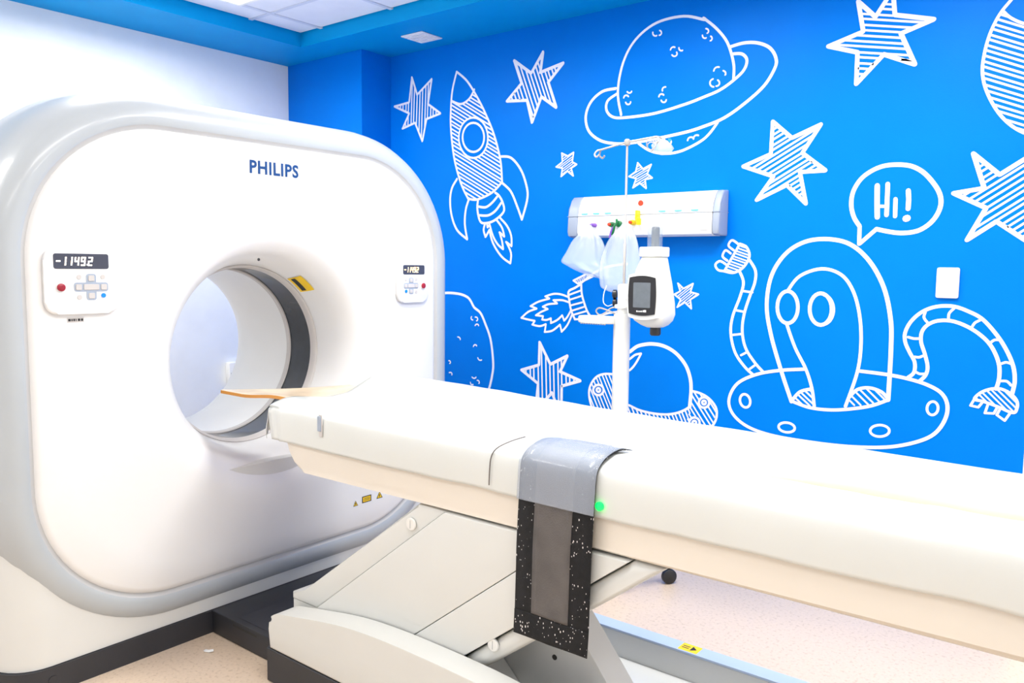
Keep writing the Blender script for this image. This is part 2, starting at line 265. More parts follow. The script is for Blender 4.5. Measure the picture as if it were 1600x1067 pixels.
MURAL = [
('painted_star', 'white six-pointed star with upright hatching, leftmost, painted beside the corner', [[135,-36924,25766,-36470,24667,-35224,25442,-35538,23996,-34487,23325,-35662,23113,-36018,21817,-36653,22987,-37763,22738,-37166,23610,-38477,24175,-37165,24282,-36924,25766,-36470,24667],[90,-34622,23411,-34626,23300],[90,-34847,23555,-34859,23258],[90,-35085,23707,-35105,23213],[90,-35292,23839,-35319,23175],[90,-35494,25274,-35583,23127],[91,-35707,25141,-35816,22551],[91,-35974,24975,-36102,21972],[91,-36205,24832,-36312,22359],[92,-36453,24677,-36537,22773],[92,-36683,25183,-36782,22958],[92,-36883,25666,-37007,22907],[92,-37218,24278,-37247,23645],[93,-37254,23481,-37283,22845],[93,-37436,24260,-37460,23737],[93,-37487,23141,-37503,22796],[93,-37709,24238,-37727,23852],[93,-37943,24218,-37956,23951],[94,-38198,24198,-38205,24058]]),
('painted_star', 'white slant-hatched star painted right of the rocket tip', [[169,-26848,25768,-27012,24714,-25500,24993,-26470,24124,-25918,22731,-26919,23408,-27538,22102,-27904,23334,-29325,23453,-28298,24305,-28831,25595,-27639,24755,-26848,25768,-27012,24714],[92,-25629,24969,-25602,24902],[92,-25846,24929,-25774,24748],[92,-26075,24887,-25955,24586],[93,-26274,24850,-26112,24445],[93,-26887,25718,-26865,25662],[93,-26520,24805,-26306,24271],[93,-27026,25540,-26923,25284],[93,-26716,24769,-26460,24133],[94,-27200,25316,-26997,24812],[93,-26961,24723,-26247,22953],[94,-27351,25123,-26559,23165],[94,-27512,24916,-26895,23391],[94,-27729,24819,-27047,23138],[95,-28045,25041,-27167,22884],[95,-28434,25315,-27315,22572],[96,-28744,25534,-27433,22324],[96,-28463,24168,-28129,23352],[96,-28640,24021,-28374,23373],[96,-28832,23861,-28641,23395],[96,-29031,23697,-28917,23419],[97,-29207,23551,-29161,23439]]),
('painted_star', 'tiny hatched white star painted left of the drip pole', [[84,-25116,20093,-24730,20260,-24814,19764,-24517,19613,-24874,19441,-24731,19027,-25114,19302,-25517,19041,-25443,19478,-25857,19572,-25450,19809,-25500,20276,-25116,20093,-24730,20260],[46,-25492,20200,-25422,20238],[46,-25479,20075,-25291,20176],[46,-25464,19943,-25154,20110],[46,-25452,19829,-24738,20216],[46,-25712,19539,-24765,20054],[46,-25560,19504,-24786,19926],[46,-25454,19416,-24813,19767],[46,-25477,19278,-24698,19706],[46,-25502,19130,-24574,19642],[46,-25037,19248,-24844,19355],[46,-24943,19179,-24809,19254],[46,-24827,19096,-24767,19130]]),
('painted_star', 'tiny hatched white star painted just above the medical rail', [[78,-20519,19113,-20055,19307,-20276,18862,-19977,18640,-20385,18592,-20313,18146,-20677,18422,-21066,18215,-20898,18662,-21311,18790,-20932,19006,-20825,19442,-20519,19113,-20055,19307],[43,-20845,19361,-20778,19392],[43,-20878,19226,-20700,19308],[43,-20913,19084,-20618,19220],[44,-21311,18790,-20547,19144],[43,-21136,18736,-20100,19218],[43,-20999,18693,-20167,19081],[43,-20923,18597,-20251,18911],[43,-20975,18458,-20214,18816],[43,-21030,18311,-20116,18743],[43,-20620,18379,-20370,18497],[43,-20101,18625,-20013,18667],[43,-20531,18311,-20354,18396],[43,-20423,18229,-20334,18272]]),
('painted_star', 'large level-hatched white star cut by the top of the mural', [[182,-10524,25340,-9811,24592,-9191,25546,-9064,24539,-7606,24110,-8798,23761,-8210,22461,-9408,23032,-10442,21977,-10456,23270,-11670,23703,-10265,24083,-10524,25340,-9811,24592],[89,-9263,25434,-9174,25412],[89,-9384,25249,-9146,25189],[91,-10516,25300,-10477,25291],[90,-9512,25052,-9116,24954],[91,-10472,25088,-10227,25029],[90,-9623,24881,-9091,24752],[91,-10418,24828,-9922,24709],[90,-9760,24670,-8420,24349],[91,-10376,24622,-7874,24031],[91,-10323,24366,-8317,23902],[91,-10278,24146,-8706,23788],[92,-10596,23994,-8713,23572],[93,-11073,23865,-8599,23321],[93,-11496,23750,-8500,23103],[92,-10498,23285,-8380,22836],[92,-10454,23078,-9547,22889],[89,-8770,22727,-8285,22626],[92,-10452,22831,-9746,22687],[92,-10449,22620,-9916,22513],[92,-10447,22392,-10102,22324],[92,-10444,22157,-10294,22128]]),
('painted_star', 'large white star painted between ringed planet and speech bubble', [[175,-13963,20782,-13073,19981,-11833,20449,-12584,19290,-11548,18470,-12653,18471,-12329,17079,-13208,17934,-14574,17330,-13834,18350,-15274,18890,-13995,19354,-13963,20782,-13073,19981],[98,-13966,20641,-13864,20693],[98,-13971,20407,-13701,20547],[98,-13977,20161,-13531,20393],[98,-13982,19948,-13384,20261],[98,-13988,19686,-13205,20100],[101,-15171,18851,-14722,19090],[99,-13992,19479,-12993,20011],[100,-14885,18744,-11899,20348],[100,-14642,18653,-12109,20023],[99,-14384,18556,-12336,19673],[99,-14118,18456,-12574,19305],[99,-13888,18370,-12437,19174],[99,-14090,17997,-12249,19025],[100,-14344,17647,-12102,18908],[99,-13990,17588,-12628,18361],[96,-12434,18471,-11919,18763],[97,-13131,17859,-12584,18171],[96,-12060,18470,-11763,18640],[97,-12980,17712,-12536,17967],[95,-11662,18470,-11596,18508],[97,-12825,17561,-12487,17757],[97,-12689,17429,-12444,17572],[97,-12525,17270,-12392,17348],[96,-12396,17144,-12350,17171]]),
('painted_star', 'largest hatched white star at the right edge beside the speech bubble', [[170,-5930,18754,-4996,17887,-3687,18770,-3726,17408,-2815,16477,-3858,16227,-3458,14980,-5000,16113,-5964,15414,-5374,16638,-6537,17256,-5483,17403,-5930,18754,-4996,17887],[88,-5888,18627,-5831,18663],[88,-5817,18414,-5668,18511],[88,-5744,18191,-5497,18352],[88,-5680,17999,-5351,18216],[89,-6439,17204,-6314,17287],[88,-5602,17763,-5171,18050],[89,-6246,17102,-5880,17348],[88,-5540,17576,-5030,17919],[89,-6009,16975,-3693,18545],[88,-5806,16868,-3700,18307],[88,-5591,16754,-3707,18051],[88,-5379,16629,-3715,17786],[88,-5550,16274,-3721,17554],[89,-5762,15834,-3647,17328],[89,-5931,15483,-3520,17198],[87,-4827,15985,-3362,17037],[87,-4661,15864,-3228,16900],[86,-4484,15733,-3848,16196],[85,-3782,16245,-3085,16753],[86,-4302,15600,-3780,15984],[84,-3251,16372,-2938,16602],[86,-4144,15483,-3720,15797],[86,-3952,15343,-3647,15570],[85,-3801,15232,-3590,15391],[85,-3614,15094,-3518,15166]]),
('painted_star', 'upright-hatched white star painted behind the table, below the flame', [[170,-26805,9975,-26045,8797,-24912,9356,-25380,8448,-24034,8068,-25255,7656,-25262,5899,-25903,7222,-27048,6035,-26871,7635,-28066,8301,-26827,8695,-26805,9975,-26045,8797],[93,-24191,8113,-24187,8017],[93,-24455,8187,-24443,7930],[94,-24733,8265,-24714,7839],[94,-25019,9303,-25013,9161],[94,-24976,8334,-24950,7759],[94,-25309,9160,-25285,8632],[94,-25276,8419,-25242,7660],[95,-25540,9046,-25415,6215],[95,-25829,8904,-25741,6887],[95,-26083,8856,-26008,7114],[96,-26377,9312,-26272,6840],[96,-26685,9790,-26548,6553],[97,-26891,8675,-26792,6300],[97,-27199,8577,-27167,7800],[97,-27444,8499,-27422,7942],[98,-27753,8400,-27742,8120]]),
('painted_star', 'tiny hatched white star painted right of the injector', [[77,-18408,13448,-18103,13198,-17599,13452,-17730,13040,-17291,12939,-17718,12672,-17652,12230,-18007,12527,-18407,12274,-18233,12654,-18593,12900,-18269,13059,-18408,13448,-18103,13198],[42,-18347,13277,-18271,13336],[42,-18307,13166,-18182,13263],[42,-18539,12863,-18314,13037],[42,-18273,13069,-18104,13199],[42,-18434,12792,-17603,13437],[42,-18352,12736,-17654,13279],[42,-18250,12666,-17717,13083],[42,-18307,12493,-17636,13019],[42,-18405,12279,-17503,12988],[42,-17960,12487,-17365,12956],[42,-17883,12424,-17702,12567],[42,-17791,12346,-17682,12432],[42,-17717,12285,-17666,12326]]),
('painted_rocket', 'white line-drawn rocket with hatched hull and tail flame', [[129,-33176,25592,-33214,25487,-33269,25342,-33332,25170,-33398,24983,-33458,24793,-33505,24613,-33540,24440,-33568,24267,-33591,24090,-33609,23910,-33623,23726,-33634,23538,-33644,23349,-33652,23162,-33657,22970,-33656,22770,-33647,22555,-33628,22320,-33601,22058,-33565,21772,-33522,21471,-33472,21166,-33414,20868,-33349,20586,-33274,20315,-33188,20046,-33095,19784,-32998,19534,-32899,19298,-32803,19083,-32701,18883,-32588,18692,-32475,18517,-32369,18363,-32280,18236,-32216,18140],[129,-33176,25592,-33086,25526,-32960,25438,-32813,25333,-32654,25214,-32496,25083,-32349,24945,-32211,24792,-32070,24623,-31930,24443,-31792,24258,-31660,24074,-31534,23897,-31417,23728,-31307,23565,-31201,23402,-31098,23236,-30995,23065,-30890,22883,-30781,22693,-30671,22496,-30560,22293,-30452,22084,-30349,21869,-30252,21649,-30159,21418,-30067,21176,-29980,20928,-29900,20680,-29830,20438,-29771,20207,-29727,19975,-29695,19734,-29673,19499,-29657,19283,-29645,19102,-29633,18969],[129,-32216,18140,-32140,18128,-32040,18107,-31919,18084,-31782,18066,-31635,18060,-31482,18072,-31313,18104,-31124,18150,-30925,18207,-30727,18272,-30539,18343,-30372,18417,-30219,18504,-30071,18607,-29933,18716,-29811,18819,-29709,18907,-29633,18969],[130,-33586,23957,-33502,23922,-33386,23869,-33249,23809,-33104,23752,-32961,23709,-32833,23690,-32715,23696,-32598,23719,-32483,23755,-32374,23801,-32272,23855,-32179,23913,-32093,23985,-32012,24074,-31938,24170,-31873,24263,-31819,24343,-31779,24398],[117,-30719,21550,-30744,21298,-30823,21062,-30953,20855,-31127,20687,-31338,20565,-31575,20497,-31826,20486,-32080,20534,-32323,20639,-32543,20795,-32728,20995,-32868,21230,-32956,21486,-32987,21750,-32959,22009,-32874,22249,-32738,22458,-32556,22625,-32339,22742,-32098,22803,-31846,22806,-31595,22751,-31357,22642,-31144,22484,-30967,22285,-30833,22056,-30749,21807,-30719,21550],[127,-31003,21599,-31022,21416,-31082,21246,-31179,21097,-31309,20975,-31466,20889,-31642,20841,-31829,20834,-32018,20870,-32198,20946,-32360,21060,-32497,21205,-32600,21374,-32665,21558,-32688,21748,-32667,21934,-32605,22107,-32504,22257,-32370,22377,-32209,22462,-32031,22506,-31843,22508,-31656,22469,-31479,22390,-31321,22275,-31189,22132,-31089,21965,-31026,21785,-31003,21599],[91,-31845,24304,-31791,24273],[91,-31956,24146,-31542,23908],[91,-32090,23988,-31283,23528],[91,-32243,23873,-31086,23216],[92,-32478,23757,-30870,22848],[92,-32721,23696,-30709,22563],[93,-33595,23938,-30522,22218],[93,-33622,23738,-31946,22805],[90,-30944,22246,-30379,21931],[93,-33635,23517,-32270,22759],[90,-30795,21941,-30247,21638],[93,-33647,23285,-32503,22653],[90,-30734,21677,-30131,21344],[93,-33654,23080,-32657,22532],[90,-30727,21472,-30039,21094],[93,-33656,22827,-32802,22360],[90,-30762,21245,-29937,20795],[93,-33649,22621,-32889,22208],[90,-30817,21081,-29867,20564],[93,-33631,22360,-32960,21997],[90,-30927,20897,-29790,20282],[93,-33608,22133,-32982,21795],[91,-31054,20757,-29742,20051],[93,-33579,21885,-32964,21555],[91,-31231,20627,-29705,19810],[93,-33545,21628,-32884,21276],[91,-31476,20525,-29679,19568],[93,-33511,21400,-32708,20974],[92,-31791,20488,-29662,19359],[93,-33463,21119,-29645,19106],[93,-33419,20894,-29680,18931],[93,-33354,20606,-29856,18781],[93,-33285,20356,-30010,18655],[93,-33198,20077,-30191,18524],[93,-33096,19787,-30403,18403],[93,-32994,19524,-30623,18311],[93,-32854,19198,-30912,18211],[93,-32725,18931,-31163,18140],[93,-32508,18568,-31517,18069],[93,-32287,18245,-31993,18098],[134,-29774,20417,-29690,20410,-29572,20404,-29435,20395,-29287,20377,-29143,20344,-29012,20291,-28891,20216,-28769,20121,-28650,20011,-28535,19893,-28428,19769,-28332,19645,-28244,19517,-28165,19382,-28092,19241,-28027,19098,-27970,18956,-27921,18817,-27878,18686,-27839,18560,-27807,18435,-27787,18305,-27781,18165,-27792,18008,-27829,17818,-27894,17595,-27972,17361,-28053,17137,-28123,16946,-28171,16810],[134,-29633,18934,-29560,18880,-29458,18809,-29338,18723,-29212,18626,-29091,18521,-28987,18410,-28898,18288,-28815,18152,-28737,18008,-28664,17860,-28593,17714,-28524,17576,-28455,17435,-28385,17287,-28319,17141,-28258,17006,-28208,16893,-28171,16810],[140,-33112,19346,-33159,19293,-33226,19222,-33305,19136,-33386,19040,-33460,18939,-33518,18837,-33562,18733,-33599,18624,-33629,18510,-33651,18390,-33666,18264,-33672,18131,-33670,17987,-33660,17834,-33643,17674,-33617,17511,-33583,17351,-33539,17196,-33487,17044,-33428,16890,-33360,16738,-33282,16592,-33194,16454,-33094,16327,-32969,16208,-32816,16094,-32653,15988,-32497,15895,-32364,15817,-32271,15759],[139,-32146,18137,-32176,18072,-32218,17984,-32268,17879,-32318,17762,-32364,17638,-32398,17514,-32424,17387,-32445,17252,-32462,17110,-32472,16964,-32475,16816,-32469,16669,-32449,16510,-32415,16336,-32374,16161,-32332,15997,-32296,15859,-32271,15759],[137,-31442,18072,-31450,18010,-31463,17924,-31478,17822,-31489,17710,-31492,17595,-31483,17483,-31463,17365,-31435,17234,-31399,17100,-31355,16973,-31303,16863,-31245,16779,-31177,16725,-31100,16692,-31015,16677,-30926,16673,-30832,16677,-30737,16683,-30638,16693,-30535,16709,-30427,16733,-30318,16765,-30210,16805,-30104,16853,-29991,16912,-29869,16983,-29748,17062,-29637,17145,-29546,17229,-29485,17312,-29458,17395,-29458,17483,-29477,17572,-29509,17661,-29546,17745,-29580,17824,-29615,17898,-29657,17969,-29704,18037,-29754,18100,-29804,18158,-29851,18209,-29899,18253,-29951,18291,-30003,18324,-30051,18352,-30092,18374,-30121,18391],[137,-31411,17654,-31347,17644,-31259,17628,-31155,17610,-31044,17596,-30935,17590,-30838,17598,-30750,17622,-30663,17657,-30578,17701,-30496,17750,-30417,17802,-30340,17854,-30263,17912,-30185,17980,-30109,18050,-30040,18116,-29982,18173,-29940,18213],[137,-31313,17143,-31239,17138,-31136,17128,-31015,17118,-30886,17111,-30761,17111,-30650,17123,-30552,17146,-30457,17178,-30365,17217,-30277,17262,-30191,17312,-30110,17367,-30027,17432,-29944,17512,-29864,17596,-29791,17677,-29730,17746,-29686,17794],[128,-30875,16687,-30902,16615,-30942,16512,-30977,16397,-30990,16287,-30968,16176,-30922,16059,-30872,15954,-30839,15881],[128,-30839,15881,-30780,15962,-30694,16080,-30609,16198,-30550,16278],[127,-30550,16278,-30508,16141,-30450,15944,-30371,15723,-30269,15514,-30135,15315,-29974,15110,-29801,14918,-29631,14754,-29450,14620,-29256,14509,-29082,14421,-28962,14359],[125,-28962,14359,-28946,14467,-28922,14621,-28908,14794,-28926,14958,-28997,15125,-29104,15303,-29212,15462,-29286,15573],[125,-29286,15573,-29205,15524,-29086,15452,-28968,15381,-28888,15332],[125,-28888,15332,-28888,15436,-28887,15586,-28895,15753,-28922,15908,-28970,16049,-29034,16188,-29114,16324,-29210,16456,-29338,16594,-29495,16735,-29644,16859,-29747,16946],[127,-30737,16628,-30727,16588,-30713,16530,-30698,16473,-30689,16433],[127,-30689,16433,-30658,16465,-30612,16511,-30566,16557,-30535,16589],[127,-30535,16589,-30491,16466,-30427,16289,-30353,16097,-30274,15928,-30191,15789,-30100,15661,-30004,15545,-29908,15442,-29799,15352,-29682,15273,-29576,15210,-29502,15165],[126,-29502,15165,-29517,15251,-29538,15375,-29565,15514,-29597,15645,-29641,15776,-29695,15916,-29746,16040,-29781,16126],[126,-29781,16126,-29708,16077,-29602,16004,-29495,15931,-29423,15882],[125,-29423,15882,-29449,15975,-29486,16109,-29538,16258,-29607,16396,-29711,16532,-29844,16673,-29971,16798,-30059,16886]]),
('painted_planet', 'large white outlined ringed planet with small craters', [[127,-21859,21908,-21889,22034,-21936,22206,-21990,22412,-22039,22637,-22075,22868,-22086,23092,-22073,23319,-22046,23559,-22004,23805,-21949,24048,-21883,24281,-21807,24494,-21720,24690,-21624,24875,-21516,25049,-21396,25213,-21263,25364,-21117,25505,-20955,25636,-20780,25758,-20592,25868,-20394,25965,-20188,26047,-19974,26111,-19745,26157,-19499,26186,-19245,26200,-18992,26201,-18750,26190,-18528,26170,-18314,26129,-18099,26066,-17894,25991,-17710,25918,-17557,25856,-17446,25817,-17396,25811,-17399,25831,-17433,25863,-17474,25892,-17496,25904,-17475,25884,-17408,25830,-17312,25751,-17198,25656,-17077,25551,-16959,25444,-16855,25342,-16760,25242,-16666,25138,-16574,25032,-16488,24925,-16409,24819,-16339,24717,-16279,24619,-16229,24523,-16185,24429,-16146,24334,-16109,24238,-16074,24137,-16038,24033,-16004,23924,-15972,23813,-15944,23702,-15921,23592,-15903,23485,-15893,23374,-15890,23256,-15891,23139,-15894,23031,-15898,22940,-15900,22874],[143,-22201,23262,-22289,23260,-22413,23261,-22560,23261,-22717,23255,-22871,23238,-23009,23206,-23135,23157,-23261,23096,-23384,23024,-23501,22943,-23607,22855,-23698,22761,-23778,22658,-23849,22545,-23909,22425,-23956,22301,-23989,22174,-24006,22049,-24006,21921,-23992,21788,-23964,21654,-23921,21522,-23864,21396,-23793,21280,-23704,21172,-23597,21070,-23475,20974,-23345,20886,-23210,20806,-23074,20736,-22936,20678,-22790,20629,-22640,20589,-22489,20556,-22338,20528,-22190,20503,-22053,20483,-21924,20468,-21797,20458,-21661,20452,-21509,20450,-21333,20452,-21132,20457,-20912,20466,-20677,20479,-20431,20495,-20177,20514,-19918,20535,-19643,20559,-19347,20587,-19043,20618,-18748,20650,-18475,20682,-18237,20712,-18040,20741,-17874,20768,-17728,20796,-17590,20825,-17451,20857,-17299,20894,-17136,20933,-16970,20972,-16803,21015,-16635,21063,-16469,21118,-16306,21181,-16144,21254,-15984,21334,-15825,21421,-15667,21514,-15510,21611,-15355,21712,-15195,21817,-15031,21929,-14868,22045,-14712,22164,-14568,22283,-14443,22401,-14334,22523,-14236,22651,-14151,22779,-14078,22904,-14017,23021,-13969,23125,-13935,23212,-13915,23288,-13908,23355,-13911,23419,-13922,23484,-13941,23555,-13968,23633,-14005,23717,-14051,23801,-14105,23884,-14166,23962,-14234,24033,-14311,24096,-14398,24155,-14493,24209,-14593,24258,-14696,24301,-14799,24339,-14903,24370,-15012,24395,-15123,24415,-15236,24429,-15349,24439,-15461,24444,-15580,24441,-15708,24430,-15836,24414,-15956,24396,-16057,24381,-16131,24370],[135,-22157,22977,-22219,22949,-22310,22911,-22415,22866,-22522,22814,-22616,22757,-22682,22696,-22723,22628,-22751,22551,-22765,22469,-22766,22386,-22755,22306,-22733,22231,-22698,22160,-22651,22089,-22591,22021,-22520,21957,-22439,21902,-22349,21856,-22258,21821,-22165,21795,-22062,21777,-21941,21764,-21793,21755,-21611,21748,-21386,21742,-21125,21739,-20839,21740,-20541,21745,-20243,21758,-19956,21778,-19669,21810,-19369,21851,-19070,21898,-18782,21948,-18516,21997,-18281,22040,-18083,22079,-17912,22117,-17762,22153,-17622,22189,-17487,22225,-17347,22261,-17205,22297,-17067,22331,-16933,22364,-16803,22400,-16675,22440,-16552,22486,-16430,22539,-16311,22597,-16195,22660,-16083,22724,-15978,22789,-15879,22853,-15786,22916,-15697,22979,-15613,23042,-15536,23106,-15469,23171,-15414,23238,-15369,23308,-15333,23381,-15307,23456,-15290,23530,-15284,23600,-15288,23664,-15305,23724,-15335,23783,-15375,23838,-15424,23888,-15478,23932,-15538,23967,-15610,23994,-15699,24011,-15794,24023,-15887,24030,-15966,24035,-16021,24040],[125,-20793,20386,-20722,20338,-20627,20270,-20513,20192,-20389,20110,-20260,20035,-20134,19975,-20008,19927,-19877,19884,-19743,19848,-19605,19818,-19464,19795,-19322,19780,-19179,19772,-19033,19770,-18885,19775,-18734,19788,-18582,19810,-18428,19840,-18265,19884,-18092,19940,-17917,20004,-17749,20072,-17594,20140,-17461,20203,-17353,20261,-17263,20317,-17186,20373,-17117,20431,-17051,20492,-16982,20557,-16908,20635,-16833,20723,-16760,20815,-16694,20902,-16638,20975,-16598,21028],[76,-19938,25501,-19980,25493,-20025,25498,-20070,25515,-20109,25542,-20140,25576,-20159,25615,-20166,25655,-20158,25692],[76,-19779,25716,-19739,25691,-19709,25657,-19690,25619,-19685,25580,-19695,25544,-19719,25516,-19753,25497,-19795,25492],[73,-17347,25393,-17306,25380,-17269,25356,-17240,25324,-17222,25287,-17217,25250,-17225,25215,-17245,25187,-17276,25169],[73,-17322,24968,-17355,24961,-17390,24964,-17426,24975,-17458,24995,-17485,25021,-17505,25052,-17515,25085,-17515,25118],[73,-17093,25004,-17064,24980,-17043,24950,-17030,24918,-17027,24885,-17034,24855,-17050,24830,-17075,24811,-17105,24801],[76,-19163,24702,-19159,24737,-19144,24768,-19120,24792,-19089,24809,-19051,24817,-19011,24816,-18971,24805,-18933,24785],[75,-18833,24539,-18814,24490,-18816,24441,-18839,24400,-18880,24373,-18933,24365,-18990,24377,-19041,24406,-19080,24450],[75,-18519,24580,-18553,24573,-18590,24576,-18627,24587,-18661,24607,-18689,24634,-18709,24666,-18719,24699,-18719,24732],[78,-21269,23001,-21287,22973,-21315,22952,-21350,22939,-21390,22936,-21430,22943,-21469,22959,-21503,22983,-21529,23014],[79,-21723,22739,-21716,22778,-21695,22811,-21661,22835,-21618,22846,-21571,22844,-21524,22830,-21484,22804,-21453,22769],[79,-21318,22487,-21326,22443,-21353,22408,-21395,22386,-21446,22379,-21500,22390,-21548,22416,-21585,22454,-21605,22499],[76,-19544,22813,-19554,22850,-19553,22886,-19542,22919,-19521,22947,-19491,22968,-19454,22980,-19414,22983,-19373,22976],[77,-19728,22554,-19722,22592,-19703,22626,-19673,22650,-19633,22665,-19589,22667,-19544,22657,-19503,22636,-19468,22606],[76,-19324,22357,-19332,22315,-19357,22281,-19397,22259,-19445,22252,-19495,22262,-19541,22288,-19575,22324,-19594,22368],[77,-19251,20358,-19279,20368,-19306,20383,-19329,20402,-19347,20424,-19360,20450,-19366,20476,-19366,20502,-19360,20527],[76,-19114,20452,-19058,20427,-19014,20386,-18991,20334,-18993,20281,-19019,20235,-19064,20205,-19122,20195,-19182,20208],[75,-18114,20308,-18107,20355,-18085,20396,-18049,20427,-18004,20446,-17952,20451,-17899,20441,-17850,20417,-17809,20382],[75,-17808,20352,-17811,20397,-17801,20439,-17777,20475,-17742,20502,-17699,20518,-17652,20522,-17603,20513,-17557,20492],[73,-16883,23396,-16879,23438,-16864,23477,-16838,23509,-16803,23534,-16762,23548,-16716,23553,-16668,23547,-16621,23530],[73,-16411,23338,-16379,23324,-16350,23305,-16325,23280,-16307,23252,-16296,23222,-16292,23191,-16296,23162,-16308,23136],[73,-16857,22661,-16930,22683,-16995,22727,-17041,22787,-17064,22855,-17059,22921,-17027,22978,-16974,23016,-16905,23030],[73,-16668,22946,-16626,22910,-16598,22866,-16584,22818,-16587,22772,-16607,22731,-16642,22701,-16687,22684,-16738,22683]]),
('painted_planet', 'white hatched planet cut by the right edge above the big star', [[117,-4941,24421,-4984,24368,-5046,24295,-5118,24209,-5195,24113,-5269,24011,-5333,23910,-5389,23807,-5443,23698,-5493,23584,-5541,23466,-5584,23345,-5624,23223,-5659,23095,-5691,22961,-5719,22825,-5743,22688,-5763,22555,-5779,22428,-5791,22309,-5800,22196,-5805,22086,-5805,21978,-5800,21868,-5788,21756,-5771,21642,-5748,21528,-5721,21414,-5687,21298,-5647,21179,-5600,21056,-5546,20927,-5483,20790,-5413,20650,-5340,20512,-5264,20381,-5188,20260,-5111,20149,-5032,20045,-4950,19947,-4866,19855,-4782,19768,-4696,19688,-4609,19614,-4520,19545,-4429,19483,-4339,19426,-4248,19374,-4160,19327,-4067,19285,-3967,19248,-3868,19215,-3777,19188,-3700,19166,-3645,19149],[106,-5205,23960,-5181,23932,-5150,23893,-5111,23846,-5067,23796,-5017,23746,-4963,23698,-4904,23652,-4840,23604,-4771,23557,-4697,23509,-4617,23463,-4530,23419,-4427,23375,-4307,23329,-4181,23285,-4061,23245,-3960,23212,-3888,23187],[83,-5298,23883,-5006,23736],[81,-3983,23219,-3887,23171],[83,-5423,23739,-3875,22963],[83,-5503,23561,-3862,22745],[83,-5564,23402,-3850,22556],[84,-5630,23201,-3836,22324],[84,-5673,23038,-3825,22140],[84,-5718,22830,-3811,21912],[84,-5749,22647,-3800,21715],[84,-5777,22448,-3787,21505],[84,-5797,22237,-3774,21287],[84,-5805,22048,-3762,21096],[84,-5793,21807,-3748,20863],[84,-5764,21607,-3737,20679],[84,-5701,21346,-3723,20448],[84,-5621,21111,-3711,20251],[84,-5509,20847,-3698,20039],[84,-5368,20565,-3685,19821],[84,-5217,20305,-3673,19628],[83,-4960,19959,-3659,19394],[83,-4630,19631,-3648,19209]]),
('painted_speech_bubble', 'white speech bubble reading Hi! above the alien', [[179,-10021,16035,-10049,16077,-10090,16133,-10138,16201,-10187,16276,-10234,16354,-10272,16430,-10303,16507,-10332,16587,-10357,16669,-10379,16755,-10395,16842,-10405,16930,-10410,17021,-10411,17115,-10407,17211,-10397,17307,-10380,17401,-10357,17493,-10325,17583,-10285,17674,-10239,17764,-10188,17850,-10133,17931,-10075,18004,-10014,18071,-9948,18131,-9878,18187,-9805,18237,-9731,18284,-9656,18327,-9579,18367,-9501,18402,-9421,18434,-9339,18461,-9256,18484,-9170,18502,-9082,18515,-8991,18523,-8898,18526,-8804,18526,-8712,18522,-8622,18516,-8534,18508,-8447,18497,-8360,18483,-8275,18465,-8192,18442,-8110,18414,-8031,18379,-7954,18340,-7878,18295,-7803,18246,-7731,18192,-7660,18133,-7589,18067,-7519,17992,-7450,17913,-7385,17832,-7323,17753,-7268,17677,-7218,17606,-7172,17537,-7130,17469,-7093,17402,-7061,17334,-7033,17267,-7011,17200,-6992,17133,-6979,17066,-6970,16999,-6966,16933,-6966,16866,-6972,16800,-6982,16733,-6997,16666,-7016,16600,-7039,16535,-7066,16471,-7097,16408,-7131,16344,-7170,16282,-7212,16222,-7258,16164,-7306,16110,-7359,16059,-7416,16009,-7477,15963,-7539,15920,-7602,15881,-7663,15848,-7724,15821,-7783,15799,-7844,15782,-7905,15768,-7968,15756,-8035,15746,-8104,15738,-8177,15732,-8252,15729,-8328,15728,-8404,15729,-8480,15733,-8556,15741,-8633,15751,-8711,15765,-8788,15780,-8864,15795,-8937,15810,-9013,15827,-9091,15845,-9169,15864,-9240,15882,-9300,15898,-9344,15909],[166,-10021,16035,-10006,15299,-9947,15345,-9344,15909],[209,-9400,17706,-9376,17030,-9335,16403],[181,-8993,17754,-8985,17083,-8977,16479],[130,-9318,16854,-8989,16835],[167,-8663,17121,-8644,16417],[191,-8192,17440,-8161,17083,-8164,16709],[272,-8222,16310,-8175,16329]]),
